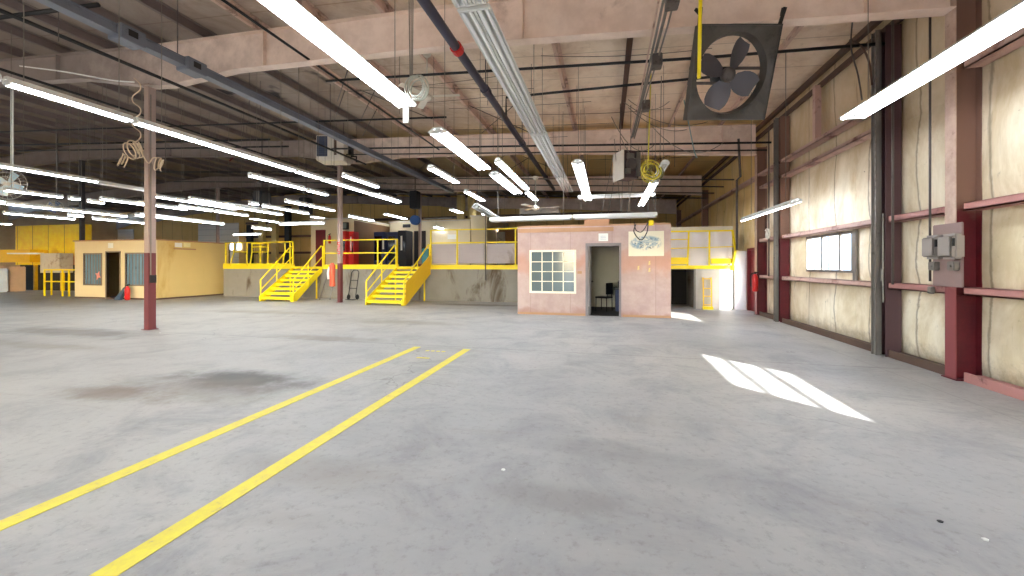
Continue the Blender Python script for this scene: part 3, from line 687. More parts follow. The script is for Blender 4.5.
# ------------------------------------------------------------------ the big exhaust fan
fan = bpy.data.objects.new('exhaust_fan', None); COL.objects.link(fan)
fan.location = (1.78, 6.6, 4.37); fan.rotation_euler = (math.radians(19), 0, math.radians(13)); fan.scale = (.97, 1, 1.05); tag(fan, 'large square dark exhaust fan hanging tilted under the near rafter', 'fan')
S = .61; R = .53; K = 40; m = MB()
def sq(a): c, s = math.cos(a), math.sin(a); k = S / max(abs(c), abs(s)); return (c * k, s * k)
angs = sorted([2 * PI * i / K for i in range(K)])
for i in range(K):
    a, b = angs[i], angs[(i + 1) % K]
    for (y, rr) in ((-.14, R),):
        m.quad([(sq(a)[0], -.14, sq(a)[1]), (sq(b)[0], -.14, sq(b)[1]), (R * math.cos(b), -.10, R * math.sin(b)), (R * math.cos(a), -.10, R * math.sin(a))])
        m.quad([(R * math.cos(a), -.10, R * math.sin(a)), (R * math.cos(b), -.10, R * math.sin(b)), (R * .95 * math.cos(b), .04, R * .95 * math.sin(b)), (R * .95 * math.cos(a), .04, R * .95 * math.sin(a))])
        m.quad([(R * .95 * math.cos(a), .04, R * .95 * math.sin(a)), (R * .95 * math.cos(b), .04, R * .95 * math.sin(b)), (R * 1.0 * math.cos(b), .05, R * 1.0 * math.sin(b)), (R * 1.0 * math.cos(a), .05, R * 1.0 * math.sin(a))])
m.box(-S, -S + .02, -.15, .0, -S, S).box(S - .02, S, -.15, .0, -S, S).box(-S + .02, S - .02, -.15, .0, S - .02, S).box(-S + .02, S - .02, -.15, .0, -S, -S + .02)
m.build('housing', mat('fan_housing_steel', (74, 70, 66), .45, .3, .2, 2, (40, 38, 38), .5, .7, 2), fan)
for i in range(4):
    a = math.radians(68 + i * 90); b = MB(); g = []
    for j in range(6):
        r = .1 + (.47 - .1) * j / 5; wd = (.08, .14, .165, .17, .16, .12)[j]; tw = math.radians(38 - 18 * j / 5)
        g.append([Vector((r, s * wd * -math.sin(tw) + .02 * (1 - s * s), s * wd * math.cos(tw))) for s in (-1, -.5, 0, .5, 1)])
    for off in (0, .006):
        vs = [[b.b.verts.new(p + Vector((0, off, 0))) for p in row] for row in g]
        for j in range(5):
            for q in range(4): b.b.faces.new((vs[j][q], vs[j + 1][q], vs[j + 1][q + 1], vs[j][q + 1]))
    b.xf(Matrix.Rotation(-a, 4, 'Y')).build('blade', mat('fan_blade_paint', (92, 90, 96), .4, .3, .1, 3), fan, smooth=True)
MB().lathe([(.03, -.06), (.09, -.05), (.1, 0), (.1, .05), (.07, .07)], axis='y').build('hub', M['darksteel'], fan, smooth=True)
MB().lathe([(.09, .08), (.12, .1), (.12, .3), (.08, .33)], axis='y', c=(-.02, 0, 0)).build('motor', M['black'], fan, smooth=True)
MB().bar((-S + .05, .12, -.1), (S - .05, .12, -.1), .03, .04).bar((-S + .05, .12, .1), (S - .05, .12, .1), .03, .04).build('motor_mount', M['darksteel'], fan)
for s in (-1, 1):
    MB().bar((s * (S - .02), -.1, S), (s * (S + .0), -.12, S + .2), .05, .02).bar((s * (S - .02), -.1, S + .12), (s * (S + .03), -.02, S + .2), .04, .04).build('bracket', M['black'], fan)

# ------------------------------------------------------------------ unit heaters, conduits, cords
h = thing('unit_heater', 'white unit heater with dark louvres mounted high on the stair column', 'heater', (PY(334, 163, 12.9)[0], 12.9, PY(334, 163, 12.9)[2]), .25)
MB().bevelbox(-.5, .5, -.35, .35, 0, .92, .02).build('casing', M['offwhite'], h)
m = MB()
for k in range(9): m.bar((-.46, -.36, .2 + k * .075), (-.1, -.36, .2 + k * .075), .012, .05)
m.box(-.47, -.09, -.355, -.345, .15, .88).build('louvre', mat('louvre_blue_grey', (58, 66, 86), .4), h)
m = MB()
for k in range(8): m.box(.16, .22, -.356, -.348, .22 + k * .07, .26 + k * .07)
m.box(.14, .24, -.352, -.346, .2, .8); m.build('vent_slots', M['eave'], h); MB().tube([(.55, .2, .3), (.75, .2, .3), (.75, .2, .1), (.9, .2, .1)], .03).bevelbox(.5, .62, .05, .3, .35, .75).build('gas_valve', M['black'], h)
for s in (-.35, .35): MB().tube([(s, 0, .9), (s, 0, 1.5)], .012).build('hanger_rod', M['darksteel'], h)
h = thing('unit_heater', 'rusty unit heater with pale side hanging amid cables above the office', 'heater', (.5, 11.2, 3.78), .5); h.scale = (.8, .8, .9)
MB().bevelbox(-.3, -.27, -.38, .32, .0, .85, .008).build('side_panel', M['offwhite'], h, 'pale side panel')
MB().box(-.27, .3, -.3, .3, .05, .85).build('casing', mat('rusty_casing', (74, 58, 60), .6, .2, .2), h)
MB().lathe([(.16, -.38), (.2, -.33), (.2, -.3)], c=(.03, 0, .45), axis='y').build('fan_guard', M['darksteel'], h); MB().box(.2, .34, -.36, -.2, .1, .8).box(-.2, -.05, -.4, -.3, .15, .3).box(-.15, .1, -.38, -.3, .6, .75).build('controls', M['greysteel'], h)
for s in (-.2, .2): MB().tube([(s, 0, .85), (s, 0, 2.3)], .012).build('hanger_rod', M['darksteel'], h)
for k, (dx, dz, r) in enumerate(((0, 0, .018), (.07, .03, .022), (-.05, .05, .015), (.13, -.02, .014))):
    a = PX(655 + dx * 30, 2, .82); tubething('conduit', smooth_path([(.72 + dx, 3.0, 4.95 + dz), (.72 + dx, 6.0, 4.95 + dz), (.70 + dx * .6, 8.6, 4.95 + dz), (.62 + dx * .5, 10.6, 4.75 + dz)]), r, M['greysteel'] if k != 2 else M['purlin'], 'grey conduit in the bundle leading to the rusty heater', 'pipe', 'conduit bundle')
for k, y in enumerate((5.4, 7.0, 8.9)):
    o = MB().bevelbox(-.07, .09, -.1, .1, -.12, .08).build('junction_box', M['darksteel'], None); o.location = (.8, y, 4.9); tag(o, 'small dark junction box on the conduit bundle above the office', 'box', 'junction boxes on the conduit bundle')
tubething('yellow_hose', [PY(701, -30, 5.3), PY(700, 20, 5.3), PY(699, 78, 5.3)], .022, M['yellow'], 'bright yellow hose hanging straight down before the exhaust fan', 'hose')
a = PY(651, 5, 9.5); b = PY(648, 168, 9.5); tubething('yellow_cable', [(a[0], 9.5, 6.0), b], .014, M['yellow_cord'], 'long yellow cord hanging down beside the conduit bundle', 'cord')
for k, (cx, cy, r, tr) in enumerate(((651, 170, .16, 4.3), (655, 172, .13, 3.2), (648, 176, .11, 2.2))):
    tubething('cord_coil', coil(PY(cx, cy, 9.6 + k * .05), r, tr, (.2, 1, .1), .03, .25), .011, M['yellow_cord'] if k != 1 else mat('olive_cord', (120, 112, 50), .6), ['large coil of yellow cord beside the rusty heater', 'olive cord coiled inside the yellow one', 'small yellow cord coil lowest beside the heater'][k], 'cord')
for k in range(9):
    x = .1 + random.uniform(0, 1.6); tubething('hanging_cable', sag((x, 11 + random.uniform(-.4, .8), 3.9 + random.uniform(0, 1)), (x + random.uniform(-.4, .6), 11.5 + random.uniform(0, 1), 2.9), .1), .008, M['cord'], 'thin loose cable dangling around the rusty heater', 'cable', 'cables around the rusty heater', 5)
for k in range(7):
    a = PY(610 + random.uniform(-10, 60), 70 + random.uniform(0, 70), 9); b = PY(650 + random.uniform(-20, 90), 95 + random.uniform(0, 70), 10.5)
    tubething('hanging_cable', sag(a, b, random.uniform(.1, .4)), .008, M['cord'], 'thin loose cable swagged under the roof near the exhaust fan', 'cable', 'cables near the exhaust fan', 5)
tubething('teal_wire', smooth_path([PY(684, 100, 8.2), PY(690, 130, 8.2), PY(694, 150, 8.2), PY(697, 158, 8.2)]), .01, mat('teal_wire', (120, 150, 150), .5), 'pale teal wire dangling below the exhaust fan', 'wire')
# cream air hose on the nearest column
pts = [Vector(PY(134, 78, 6.9))]
for k in range(1, 12):
    pts.append(Vector(PY(135 + (5 if k % 4 in (1, 2) else -2), 78 + k * 6, 6.9)))
pts = smooth_path(pts, 5); tubething('air_hose', pts, .012, M['cream_cord'], 'cream spiral air hose hanging in waves left of the nearest column', 'hose')
for k, (cx, cy, r, tr) in enumerate(((132, 150, .15, 3.4), (123, 160, .13, 2.4), (138, 147, .11, 2.3), (160, 164, .12, 2.4))):
    tubething('hose_coil', coil(PY(cx, cy, 6.85 if k < 3 else 6.9), r, tr, (.1 + .3 * k, 1, .35 * (-1) ** k), .05, .25), .012, M['cream_cord'], ['main loose coil of cream hose left of the nearest column', 'lowest cream hose coil left of the nearest column', 'small cream hose coil touching the nearest column', 'cream hose coil hanging right of the nearest column'][k], 'hose')
tubething('air_hose', smooth_path([PY(140, 150, 6.85), PY(148, 163, 6.85), PY(153, 158, 6.85), PY(160, 158, 6.9)]), .012, M['cream_cord'], 'short cream hose bridging across the nearest column', 'hose')
tubething('slack_cable', smooth_path([PY(20, 66, 6.6), PY(66, 72, 6.6), PY(110, 80, 6.6), PY(134, 82, 6.6)]), .016, M['white'], 'white slack cable running along the rafter to the nearest column', 'cable')
# cord reel loop and white plate beside the top strip
for k in range(3): tubething('hanging_cable', [PY(409 + k * 2, -5, 4.6), PY(410 + k * 1.2, 76, 4.6)], .007, M['cord'], 'thin cord hanging down to the loop by the top strip light', 'cord', 'cords above the loop')
tubething('cord_coil', coil(PY(417, 88, 4.6), .13, 4.6, (.25, 1, 0), .03, .2), .009, mat('pale_green_cord', (170, 172, 160), .5), 'pale cord coil hanging at the end of the top strip light', 'cord')
o = MB().bevelbox(-.04, .04, -.01, .01, -.14, .14, .004).build('switch_plate', M['housing'], None); o.location = PY(406, 112, 4.62); tag(o, 'narrow white plate hanging below the cord loop', 'plate')
cf = thing('ceiling_fan', 'small white ceiling fan under the roof right of the top strip light', 'fan', PY(427, 97, 8.3))
H = roof_z(cf.location.x) - cf.location.z
MB().tube([(0, 0, 0), (0, 0, H - .05)], .014).build('downrod', M['offwhite'], cf); MB().lathe([(.02, H - .12), (.09, H - .06), (.09, H)]).build('canopy', M['offwhite'], cf); MB().lathe([(.04, -.08), (.11, -.05), (.12, .02), (.05, .07)]).build('motor', M['offwhite'], cf, smooth=True)
for k in range(3):
    a = math.radians(8 + 120 * k); MB().prism([(.1, -.03, 0), (.25, -.07, .0), (.75, -.075, .0), (.75, .075, .02), (.25, .07, .02), (.1, .03, .01)], (0, 0, .008)).xf(Matrix.Rotation(a, 4, 'Z')).build('blade', M['offwhite'], cf)
cf2 = thing('ceiling_fan', 'small ceiling fan hanging high beyond the paired strip lights', 'fan', (-2.2, 12.6, 3.35))
for ch in cf.children: d = ch.copy(); COL.objects.link(d); d.parent = cf2
# hanging fans at far left
def cage_fan(loc, label, bladem, r=.36, polem='white', pole=True):
    o = thing('hanging_fan', label, 'fan', loc, .5)
    m = MB()
    for k in range(12):
        a = PI * k / 12; m.tube([(r * math.cos(a), 0, r * math.sin(a)), (r * .5 * math.cos(a), -.08, r * .5 * math.sin(a)), (0, -.1, 0), (-r * .5 * math.cos(a), -.08, -r * .5 * math.sin(a)), (-r * math.cos(a), 0, -r * math.sin(a))], .004, 5)
    for rr, y in ((r, 0), (r * .75, -.06), (r * .45, -.09)): m.tube([(rr * math.cos(2 * PI * k / 24), y, rr * math.sin(2 * PI * k / 24)) for k in range(24)], .007, 5, True)
    m.build('cage', M['offwhite'], o)
    for k in range(4):
        a = PI / 2 * k + .5; MB().prism([(.05, 0, -.05), (r * .8, -.05, -.13), (r * .85, -.03, 0), (r * .75, .03, .13), (.05, .02, .05)], (0, .008, 0)).xf(Matrix.Rotation(a, 4, 'Y')).build('blade', bladem, o)
    MB().lathe([(.05, .03), (.1, .05), (.1, .22), (.06, .25)], axis='y').build('motor', M['offwhite'], o)
    if pole: MB().tube([(0, .12, .1), (0, .12, roof_z(loc[0]) - loc[2])], .03, 10).build('pole', M[polem], o)
cage_fan(PY(8, 184, 7.6), 'white caged fan on a pole at the far left', mat('pale_cyan_plastic', (190, 216, 226), .3), .42)
cage_fan(PY(55, 207, 12.5), 'blue caged fan hanging over the far left strips', M['bluep'], .3, 'darksteel')
rl = thing('hose_reel', 'blue round reel on the deck column by the dark doorway', 'reel', PY(414.5, 220, 19.5))
MB().lathe([(.26, -.02), (.26, .02)], axis='y').lathe([(.26, .16), (.26, .2)], axis='y').lathe([(.14, .02), (.14, .16)], axis='y').build('drum', M['bluep'], rl); MB().tube([(0, .1, .2), (0, .1, roof_z(rl.location.x) - rl.location.z)], .015).build('bracket', M['darksteel'], rl)
o = MB().box(-.9, .9, -.08, .08, -.03, .03).build('shelf_beam', M['greysteel'], None); o.location = PY(440, 218.5, 19.4); tag(o, 'thin grey beam hanging level above the beige rooms', 'beam')
# dark hanging shapes in the rows
for (px, py, w_, h_, Y, lab) in ((262, 200, .4, .6, 12.5, 'dark unit heater hanging beyond the plywood office'), (306, 206, .35, .7, 15.0, 'dark tangle box hanging above the first stair'), (415, 200, .4, .9, 19, 'dark unit heater hanging over the far deck')):
    p = PY(px, py, Y); o = thing('unit_heater', lab, 'heater', p)
    MB().bevelbox(-w_ / 2, w_ / 2, -.25, .25, -h_ / 2, h_ / 2, .03).build('casing', M['black'], o); MB().tube([(0, 0, h_ / 2), (0, 0, roof_z(p[0]) - p[2])], .02).build('hanger_rod', M['darksteel'], o)

# ------------------------------------------------------------------ pink office
OY = 12.15; X0, X1, OD, OH = -2.69, 1.79, 2.6, 2.68
of = thing('pink_office', 'pink painted board office with gridded window, open doorway and flat roof', 'building', (-.45, OY, 0))
wx0, wx1, wz0, wz1 = -2.25, -.95, .72, 1.92; dx0, dx1, dz = -.52, .36, 2.08
f = MB(); T = .1
f.box(X0, wx0, OY, OY + T, 0, OH).box(wx0, wx1, OY, OY + T, 0, wz0).box(wx0, wx1, OY, OY + T, wz1, OH).box(wx1, dx0, OY, OY + T, 0, OH).box(dx0, dx1, OY, OY + T, dz, OH).box(dx1, X1, OY, OY + T, 0, OH)
f.build('front_wall', M['pink'], of, world=True)
MB().box(X0, X0 + T, OY + T, OY + OD, 0, OH).build('side_wall', M['pink'], of, world=True); MB().box(X1 - T, X1, OY + T, OY + OD, 0, OH).build('side_wall', M['pink'], of, world=True)
MB().box(X0, X1, OY + OD, OY + OD + T, 0, OH).build('rear_wall', mat('office_inside_wall', (214, 208, 190), .6, 0, .08), of, world=True)
MB().box(X0, X1, OY, OY + OD + T, OH, OH + .05).build('roof_board', M['wood'], of, world=True)
MB().box(X0 + .01, .2, OY - .02, OY, 2.52, 2.64).build('header_board', M['wood'], of, 'raw wood header board', world=True)
MB().box(X0, dx0 - .1, OY - .015, OY, 0, .07).build('base_strip', M['wood'], of, world=True); MB().box(dx1 + .1, X1, OY - .015, OY, 0, .07).build('base_strip', M['wood'], of, world=True)
fr = MB().box(wx0 - .06, wx0, OY - .03, OY + .05, wz0 - .06, wz1 + .06).box(wx1, wx1 + .06, OY - .03, OY + .05, wz0 - .06, wz1 + .06).box(wx0, wx1, OY - .03, OY + .05, wz0 - .06, wz0).box(wx0, wx1, OY - .03, OY + .05, wz1, wz1 + .06)
for k in (1, 2, 3):
    x = wx0 + (wx1 - wx0) * k / 4; z = wz0 + (wz1 - wz0) * k / 4
    fr.box(x - .013, x + .013, OY - .01, OY + .03, wz0, wz1).box(wx0, wx1, OY - .009, OY + .031, z - .013, z + .013)
wf = fr.build('window_frame', mat('cream_window_paint', (246, 238, 214), .45, 0, .03), of, 'cream gridded window frame', world=True)
MB().box(wx0, wx1, OY + .012, OY + .02, wz0, wz1).build('panes', M['glass_dark'], wf, world=True)
MB().box(dx0 - .09, dx0, OY - .03, OY + T, 0, dz + .09).box(dx1, dx1 + .06, OY - .03, OY + T, 0, dz + .09).box(dx0, dx1, OY - .03, OY + T, dz, dz + .09).build('door_frame', M['door_grey'], of, world=True)
dl = MB().box(dx0 + .01, dx0 + .05, OY + .1, OY + .9, .01, dz - .01).build('door', M['door_grey'], of, 'grey door swung inwards', world=True)
MB().lathe([(.02, 0), (.03, .04), (.0, .07)], c=(dx0 + .05, OY + .82, 1.0), axis='x').build('door_handle', M['greysteel'], dl, world=True)
MB().bevelbox(-.85, -.72, OY - .04, OY, 1.26, 1.34).build('switch_box', M['wood'], of, world=True)
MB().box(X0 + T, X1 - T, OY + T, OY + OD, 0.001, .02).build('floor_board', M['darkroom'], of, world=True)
def paper(name, a, b, Y, m, label, cat='sign'):
    p = PY(*a, Y - .02); q = PY(*b, Y - .02)
    o = MB().box(p[0], q[0], Y - .02, Y - .008, q[2], p[2]).build(name, m, None, loc=((p[0] + q[0]) / 2, Y - .014, q[2])); return tag(o, label, cat)
paper('wall_sign', (598.5, 233.5), (608, 241), OY, M['white'], 'small white notice above the pink office doorway')
sg = bpy.data.objects['wall_sign']
mm = MB()
for k in range(3): mm.box(-.08, .08, -.007, -.0062, .05 + k * .045, .062 + k * .045)
mm.build('faded_lines', mat('faint_print', (170, 176, 190), .6), sg)
def poster_mat():
    t = NT('poster_drawing'); x, y, z = t.xyz()
    n = t.noise(5, 6, .75, None, 1.2); e = t.math('ADD', t.math('MULTIPLY', x, x), t.math('MULTIPLY', t.math('MULTIPLY', t.math('SUBTRACT', z, .38), t.math('SUBTRACT', z, .38)), 4.5))
    inside = t.step(e, .24, .12)
    col = t.mix(t.math('MULTIPLY', inside, t.step(n, .42, .56)), srgb(232, 224, 200), srgb(140, 164, 176))
    col = t.mix(t.math('MULTIPLY', inside, t.step(t.noise(11, 5, .7, None, 1), .56, .62)), col, srgb(70, 84, 96))
    return t.done(col, .5)
po = paper('wall_poster', (628.5, 231.5), (664, 256), OY, poster_mat(), 'cream poster with a blue grey drawing right of the office doorway', 'poster')
for (px, py) in ((638.5, 268), (649.5, 263), (649.5, 270)):
    p = PY(px, py, OY - .01); o = MB().prism([(-.03, 0, -.06), (.03, 0, -.04), (.015, 0, .02), (.03, 0, .07), (-.02, 0, .05)], (0, .006, 0)).build('torn_tape', M['plywood'], None); o.location = (p[0], OY - .008, p[2]); tag(o, 'torn yellowish paper scrap stuck on the pink wall under the poster', 'scrap', 'torn scraps under the poster')
ch = thing('office_chair', 'dark chair standing inside the pink office', 'chair', (-.08, 13.5, .02), -.5)
MB().bevelbox(-.22, .22, -.2, .2, .42, .47).build('seat', M['black'], ch); MB().bevelbox(.17, .22, -.2, .2, .55, .92).bar((.2, -.15, .45), (.2, -.15, .6), .02).bar((.2, .15, .45), (.2, .15, .6), .02).build('backrest', M['black'], ch)
for a in (-.2, .2):
    for b in (-.18, .18): MB().tube([(a, b, 0), (a * .95, b, .43)], .014).build('leg', M['black'], ch)
dk = thing('office_desk', 'dark desk at the right inside the pink office', 'desk', (.78, 13.7, .02))
MB().bevelbox(-.55, .55, -.35, .35, .7, .75).build('desktop', M['black'], dk)
for a in (-.5, .2): MB().box(a, a + .25, -.3, .3, 0, .7).build('pedestal', M['navy'], dk)
o = MB().lathe([(.05, 0), (.06, .02), (.06, .2), (.03, .26)]).build('bottle', M['black'], None); o.location = (.42, 13.5, .77); tag(o, 'dark bottle standing on the desk inside the office', 'bottle')

# ------------------------------------------------------------------ loading deck
DY, DYR, DZ = 15.9, 15.05, 1.45
dk = MB().box(-18.35, -2.6, DY, 28.9, 0, DZ).box(-28, -18.35, 17.1, 28.9, 0, DZ).box(-2.6, 1.98, DYR, 28.9, 0, DZ).box(3.02, 4.2, DYR, 28.9, 0, DZ).box(4.2, 4.66, DYR + .5, 28.9, 0, DZ).box(1.98, 3.02, 17.2, 28.9, 0, DZ).box(1.98, 3.02, DYR, 17.2, DZ - .08, DZ)
dk = dk.build('loading_deck', M['dock'], None); tag(dk, 'raised concrete loading deck with stained face along the rear', 'deck')
MB().box(3.02, 4.2, DYR - .03, DYR, 0, DZ - .02).build('pale_facing', mat('grey_white_facing', (186, 180, 172), .6), dk, 'grey white facing'); MB().box(1.98, 3.02, DYR + 1.6, DYR + 1.65, 0, DZ - .08).build('recess_back', M['darkroom'], dk); MB().box(2.96, 3.02, DYR - .05, DYR + .02, 0, DZ - .02).box(1.98, 3.02, DYR - .05, DYR, DZ - .08, DZ).build('recess_frame', M['greysteel'], dk)  # deck face is paler along the facing
MB().box(-18.35, -2.6, DY - .03, DY + .25, DZ - .1, DZ + .012).box(-18.35, -14.4, DY - .03, DY, DZ, DZ + .16).box(-12.65, -9.0, DY - .03, DY, DZ, DZ + .1).box(-7.35, -2.6, DY - .03, DY, DZ, DZ + .08).build('yellow_edging', M['yellow'], dk, 'yellow edging')
# dark rust streaks where scupper pipes drain
def rail(name, pts_x, Y, z0, z1, mids, label, posts=None, r=.028, toe=None):
    o = thing(name, label, 'railing', ((pts_x[0] + pts_x[1]) / 2, Y, z0)); m = MB()
    for z in [z1] + mids: m.bar((pts_x[0], Y, z), (pts_x[1], Y, z), r * 1.7, r * 1.7)
    m.build('rail', M['yellow'], o, world=True)
    for x in posts or [pts_x[0], pts_x[1]]: MB().bar((x, Y, z0), (x, Y, z1 + .02), r * 1.9, r * 1.9).box(x - .06, x + .06, Y - .05, Y + .05, z0, z0 + .1).build('post', M['yellow'], o, world=True)
    return o
rail('deck_railing', (-18.3, -14.35), DY + .04, DZ, 2.62, [], 'yellow deck railing between plywood office and first stair', [-18.25, -16.2, -14.35])
rail('deck_railing', (-12.65, -8.95), DY + .04, DZ, 2.66, [2.07], 'yellow deck railing between the two stairs before the drink machines', [-12.65, -9.9, -8.95])
rc = rail('deck_railing', (-7.35, -3.55), DY + .04, DZ, 3.02, [2.47], 'tall yellow deck railing with three grey ribbed infill panels', [-7.35, -6.15, -3.62])
for (a, b) in ((-7.3, -6.2), (-6.1, -4.95), (-4.85, -3.66)):
    m = MB(); n = 14
    for k in range(n): m.box(a, b, DY + .06 + (.0 if k % 2 else .015), DY + .075 + (.0 if k % 2 else .015), 1.6 + k * .058, 1.6 + (k + 1) * .058)
    m.build('infill_panel', M['mesh_grey'], rc, 'grey ribbed panel', world=True)
o = MB().tube([(-4.87, DY - .06, .9), (-4.87, DY - .06, 3.6)], .022).build('drain_pipe', M['darksteel'], None); tag(o, 'thin dark pipe running down across the grey railing panels', 'pipe')
paper('rail_sign', (447.5, 234.5), (456, 239), DY, M['white'], 'small white sign on the tall yellow railing')
# bent gate frames on the left deck
for k, (a, b, t, lab) in enumerate(((230, 247, 4, 'yellow safety gate frame nearest the plywood office'), (250, 268, 2, 'yellow safety gate frame with extra bars mid deck'), (282, 290, 3, 'narrow slanted yellow gate post before the first stair'))):
    o = thing('safety_gate', lab, 'gate', PY((a + b) / 2, 266, DY - .05)); m = MB()
    q = [PY(a, 266, DY - .06), PY(a + t, 252, DY - .06), PY(a + t, 243, DY - .06)]; q2 = [PY(b, 266, DY - .06), PY(b, 243, DY - .06)]
    m.tube(q, .03, 8).tube(q2, .03, 8).tube([PY(a + t, 252, DY - .06), PY(b, 252, DY - .06)], .028).build('frame', M['yellow'], o, world=True)
    if k == 1: MB().tube([PY(a + t, 247, DY - .06), PY(b, 247, DY - .06)], .028).tube([PY(a + t, 243.5, DY - .06), PY(b, 243.5, DY - .06)], .028).build('bar', M['yellow'], o, world=True)
# right deck guard with pale sheeting
rr = thing('deck_guard', 'yellow framed guard with pale sheeting above the dark underpass', 'railing', (3.1, DYR, DZ)); m = MB()
for x in (1.9, 2.75, 3.45): m.bar((x, DYR - .04, DZ - .05), (x + (.04 if x == 2.75 else 0), DYR - .08, 2.7), .05, .04)
m.bar((4.16, DYR - .04, DZ - .1), (4.22, DYR - .22, 2.0), .06, .05).bar((4.22, DYR - .22, 2.0), (4.18, DYR - .04, 2.72), .06, .05).build('post', M['yellow'], rr, world=True)
MB().bar((1.9, DYR - .06, 2.7), (4.2, DYR - .06, 2.7), .05, .05).bar((1.9, DYR - .06, 2.1), (4.2, DYR - .06, 2.15), .03, .03).bar((1.9, DYR - .06, 2.42), (2.75, DYR - .06, 2.42), .03, .03).build('rail', M['yellow'], rr, world=True)
MB().box(1.9, 2.73, DYR - .09, DYR - .06, DZ + .1, DZ + .34).box(3.5, 4.18, DYR - .09, DYR - .06, DZ + .12, DZ + .3).box(1.9, 4.2, DYR - .06, DYR - .03, DZ - .06, DZ + .06).build('toe_board', M['yellow'], rr, world=True)
m = MB(); N = 24; v = [[m.b.verts.new((1.9 + 2.28 * i / N, DYR - .0 + .04 * math.sin(i * .9) * (j / 6), DZ + .02 + 1.25 * j / 6)) for j in range(7)] for i in range(N + 1)]
for i in range(N):
    for j in range(6): m.b.faces.new((v[i][j], v[i + 1][j], v[i + 1][j + 1], v[i][j + 1]))
m.build('sheeting', M['curtain'], rr, 'pale sheeting', world=True, smooth=True)
dc = MB().box(1.9, 4.22, DYR + .05, DYR + .12, 2.74, 2.86).build('guard_cap', M['offwhite'], rr, world=True)
ld = thing('wall_ladder', 'short yellow ladder against the pale deck facing', 'ladder', (3.38, DYR - .1, 0)); 
MB().bar((-.13, -.03, .02), (-.13, .04, 1.1), .035).bar((.13, -.03, .02), (.13, .04, 1.1), .035).build('side_rail', M['yellow_worn'], ld)
for z in (.15, .45, .72, 1.05): MB().bar((-.13, 0, z), (.13, 0, z), .03).build('rung', M['yellow_worn'], ld)
MB().box(-.16, .16, -.12, -.0, 0, .1).build('foot_plate', M['yellow'], ld)

# stairs
def stair(x0, x1, y0, label, panel=False):
    n = 7; rise = DZ / (n + 1); run = (DY - .03 - y0) / n
    o = thing('metal_stair', label, 'stairs', ((x0 + x1) / 2, y0, 0)); w = (x1 - x0) / 2
    st = lambda x: [(x, -.05, 0), (x, .25, 0), (x, run * n, DZ - .25), (x, run * n, DZ - .0), (x, -.05, .22)]
    for x in (-w, w - .04): MB().prism(st(x), (.04, 0, 0)).build('stringer', M['yellow'], o)
    for k in range(n):
        z = rise * (k + 1); MB().box(-w + .04, w - .04, run * k, run * (k + 1) + .0, z - .035, z).box(-w + .04, w - .04, run * k, run * k + .012, z - .1, z - .035).build('tread', M['yellow'], o)
    MB().box(-w + .04, w - .04, run * (n - .9), run * n, DZ - .04, DZ).build('landing', M['yellow'], o)
    for x in (-w - .02, w + .02):
        m = MB(); H = .95
        m.tube([(x, .05, 0), (x, .05, H - .05), (x, .1, H), (x, run * n - .1, DZ + H), (x, run * n, DZ + H - .02), (x, run * n, DZ)], .028, 8).tube([(x, .05, H * .5), (x, run * n, DZ + H * .5)], .022, 8).tube([(x, run * n * .5, DZ * .45), (x, run * n * .5, DZ * .5 + H)], .024, 8)
        m.build('handrail', M['yellow'], o)
    if panel:
        x = w + .05; MB().prism([(x, -.02 + .12, .0), (x, run * n, DZ - .3), (x, run * n, DZ + .5), (x, .1, .85)], (.02, 0, 0)).build('side_panel', M['yellow_worn'], o, 'worn orange yellow side panel')
    for x in (-w + .1, w - .1): MB().bar((x, run * n - .25, 0), (x, run * n - .25, DZ - .25), .05).build('support_leg', M['yellow'], o)
stair(-14.3, -12.7, 14.05, 'yellow steel stair with open handrails, next to the plywood office side')
stair(-8.95, -7.4, 13.6, 'yellow steel stair with a solid side panel leading to the navy machines', True)
# below deck items
lad = thing('step_ladder', 'grey step ladder leaning on the deck between first stair and column', 'ladder', (-12.05, 15.3, 0), .1)
MB().bar((-.25, -.1, 0), (-.14, .45, 1.35), .04).bar((.25, -.1, 0), (.14, .45, 1.35), .04).build('side_rail', M['greysteel'], lad)
for k in range(5): z = .22 + k * .25; MB().bar((-.23 + k * .02, -.1 + z * .4, z), (.23 - k * .02, -.1 + z * .4, z), .06, .02).build('step', M['greysteel'], lad)
ht = thing('hand_truck', 'dark hand truck leaning on the deck right of the stair column', 'trolley', (-10.9, 15.5, 0))
MB().tube([(-.18, 0, .1), (-.18, .25, 1.2), (-.1, .28, 1.3), (.1, .28, 1.3), (.18, .25, 1.2), (.18, 0, .1)], .018).tube([(-.18, .08, .5), (.18, .08, .5)], .015).tube([(-.18, .17, .85), (.18, .17, .85)], .015).build('frame', M['black'], ht); MB().box(-.2, .2, -.2, .0, 0.01, .03).build('toe_plate', M['black'], ht)
for s in (-1, 1): MB().lathe([(.1, -.02), (.12, 0), (.1, .02)], c=(s * .22, .08, .12), axis='x').build('wheel', M['black'], ht)
ct = thing('hanging_coverall', 'orange red coverall with white patch hanging on the stair column', 'clothing', (-10.83, 14.12, 0))
m = MB(); rings = [(.08, 1.62), (.2, 1.5), (.19, 1.2), (.17, .95), (.2, .7), (.18, .66)]
g = [[m.b.verts.new((.62 * r * math.cos(2 * PI * k / 12) + .015 * math.sin(k * 3 + z * 8), r * .45 * math.sin(2 * PI * k / 12), z)) for k in range(12)] for r, z in rings]
for a, b in zip(g, g[1:]):
    for k in range(12): m.b.faces.new((a[k], a[(k + 1) % 12], b[(k + 1) % 12], b[k]))
m.b.faces.new(g[0]); m.b.faces.new(g[-1]); m.build('body', M['orange'], ct, smooth=True); MB().tube([(-.1, -.03, 1.45), (-.17, -.04, 1.2), (-.15, -.04, .95)], [.05, .05, .04]).build('sleeve', M['white'], ct, 'white sleeve', smooth=True)
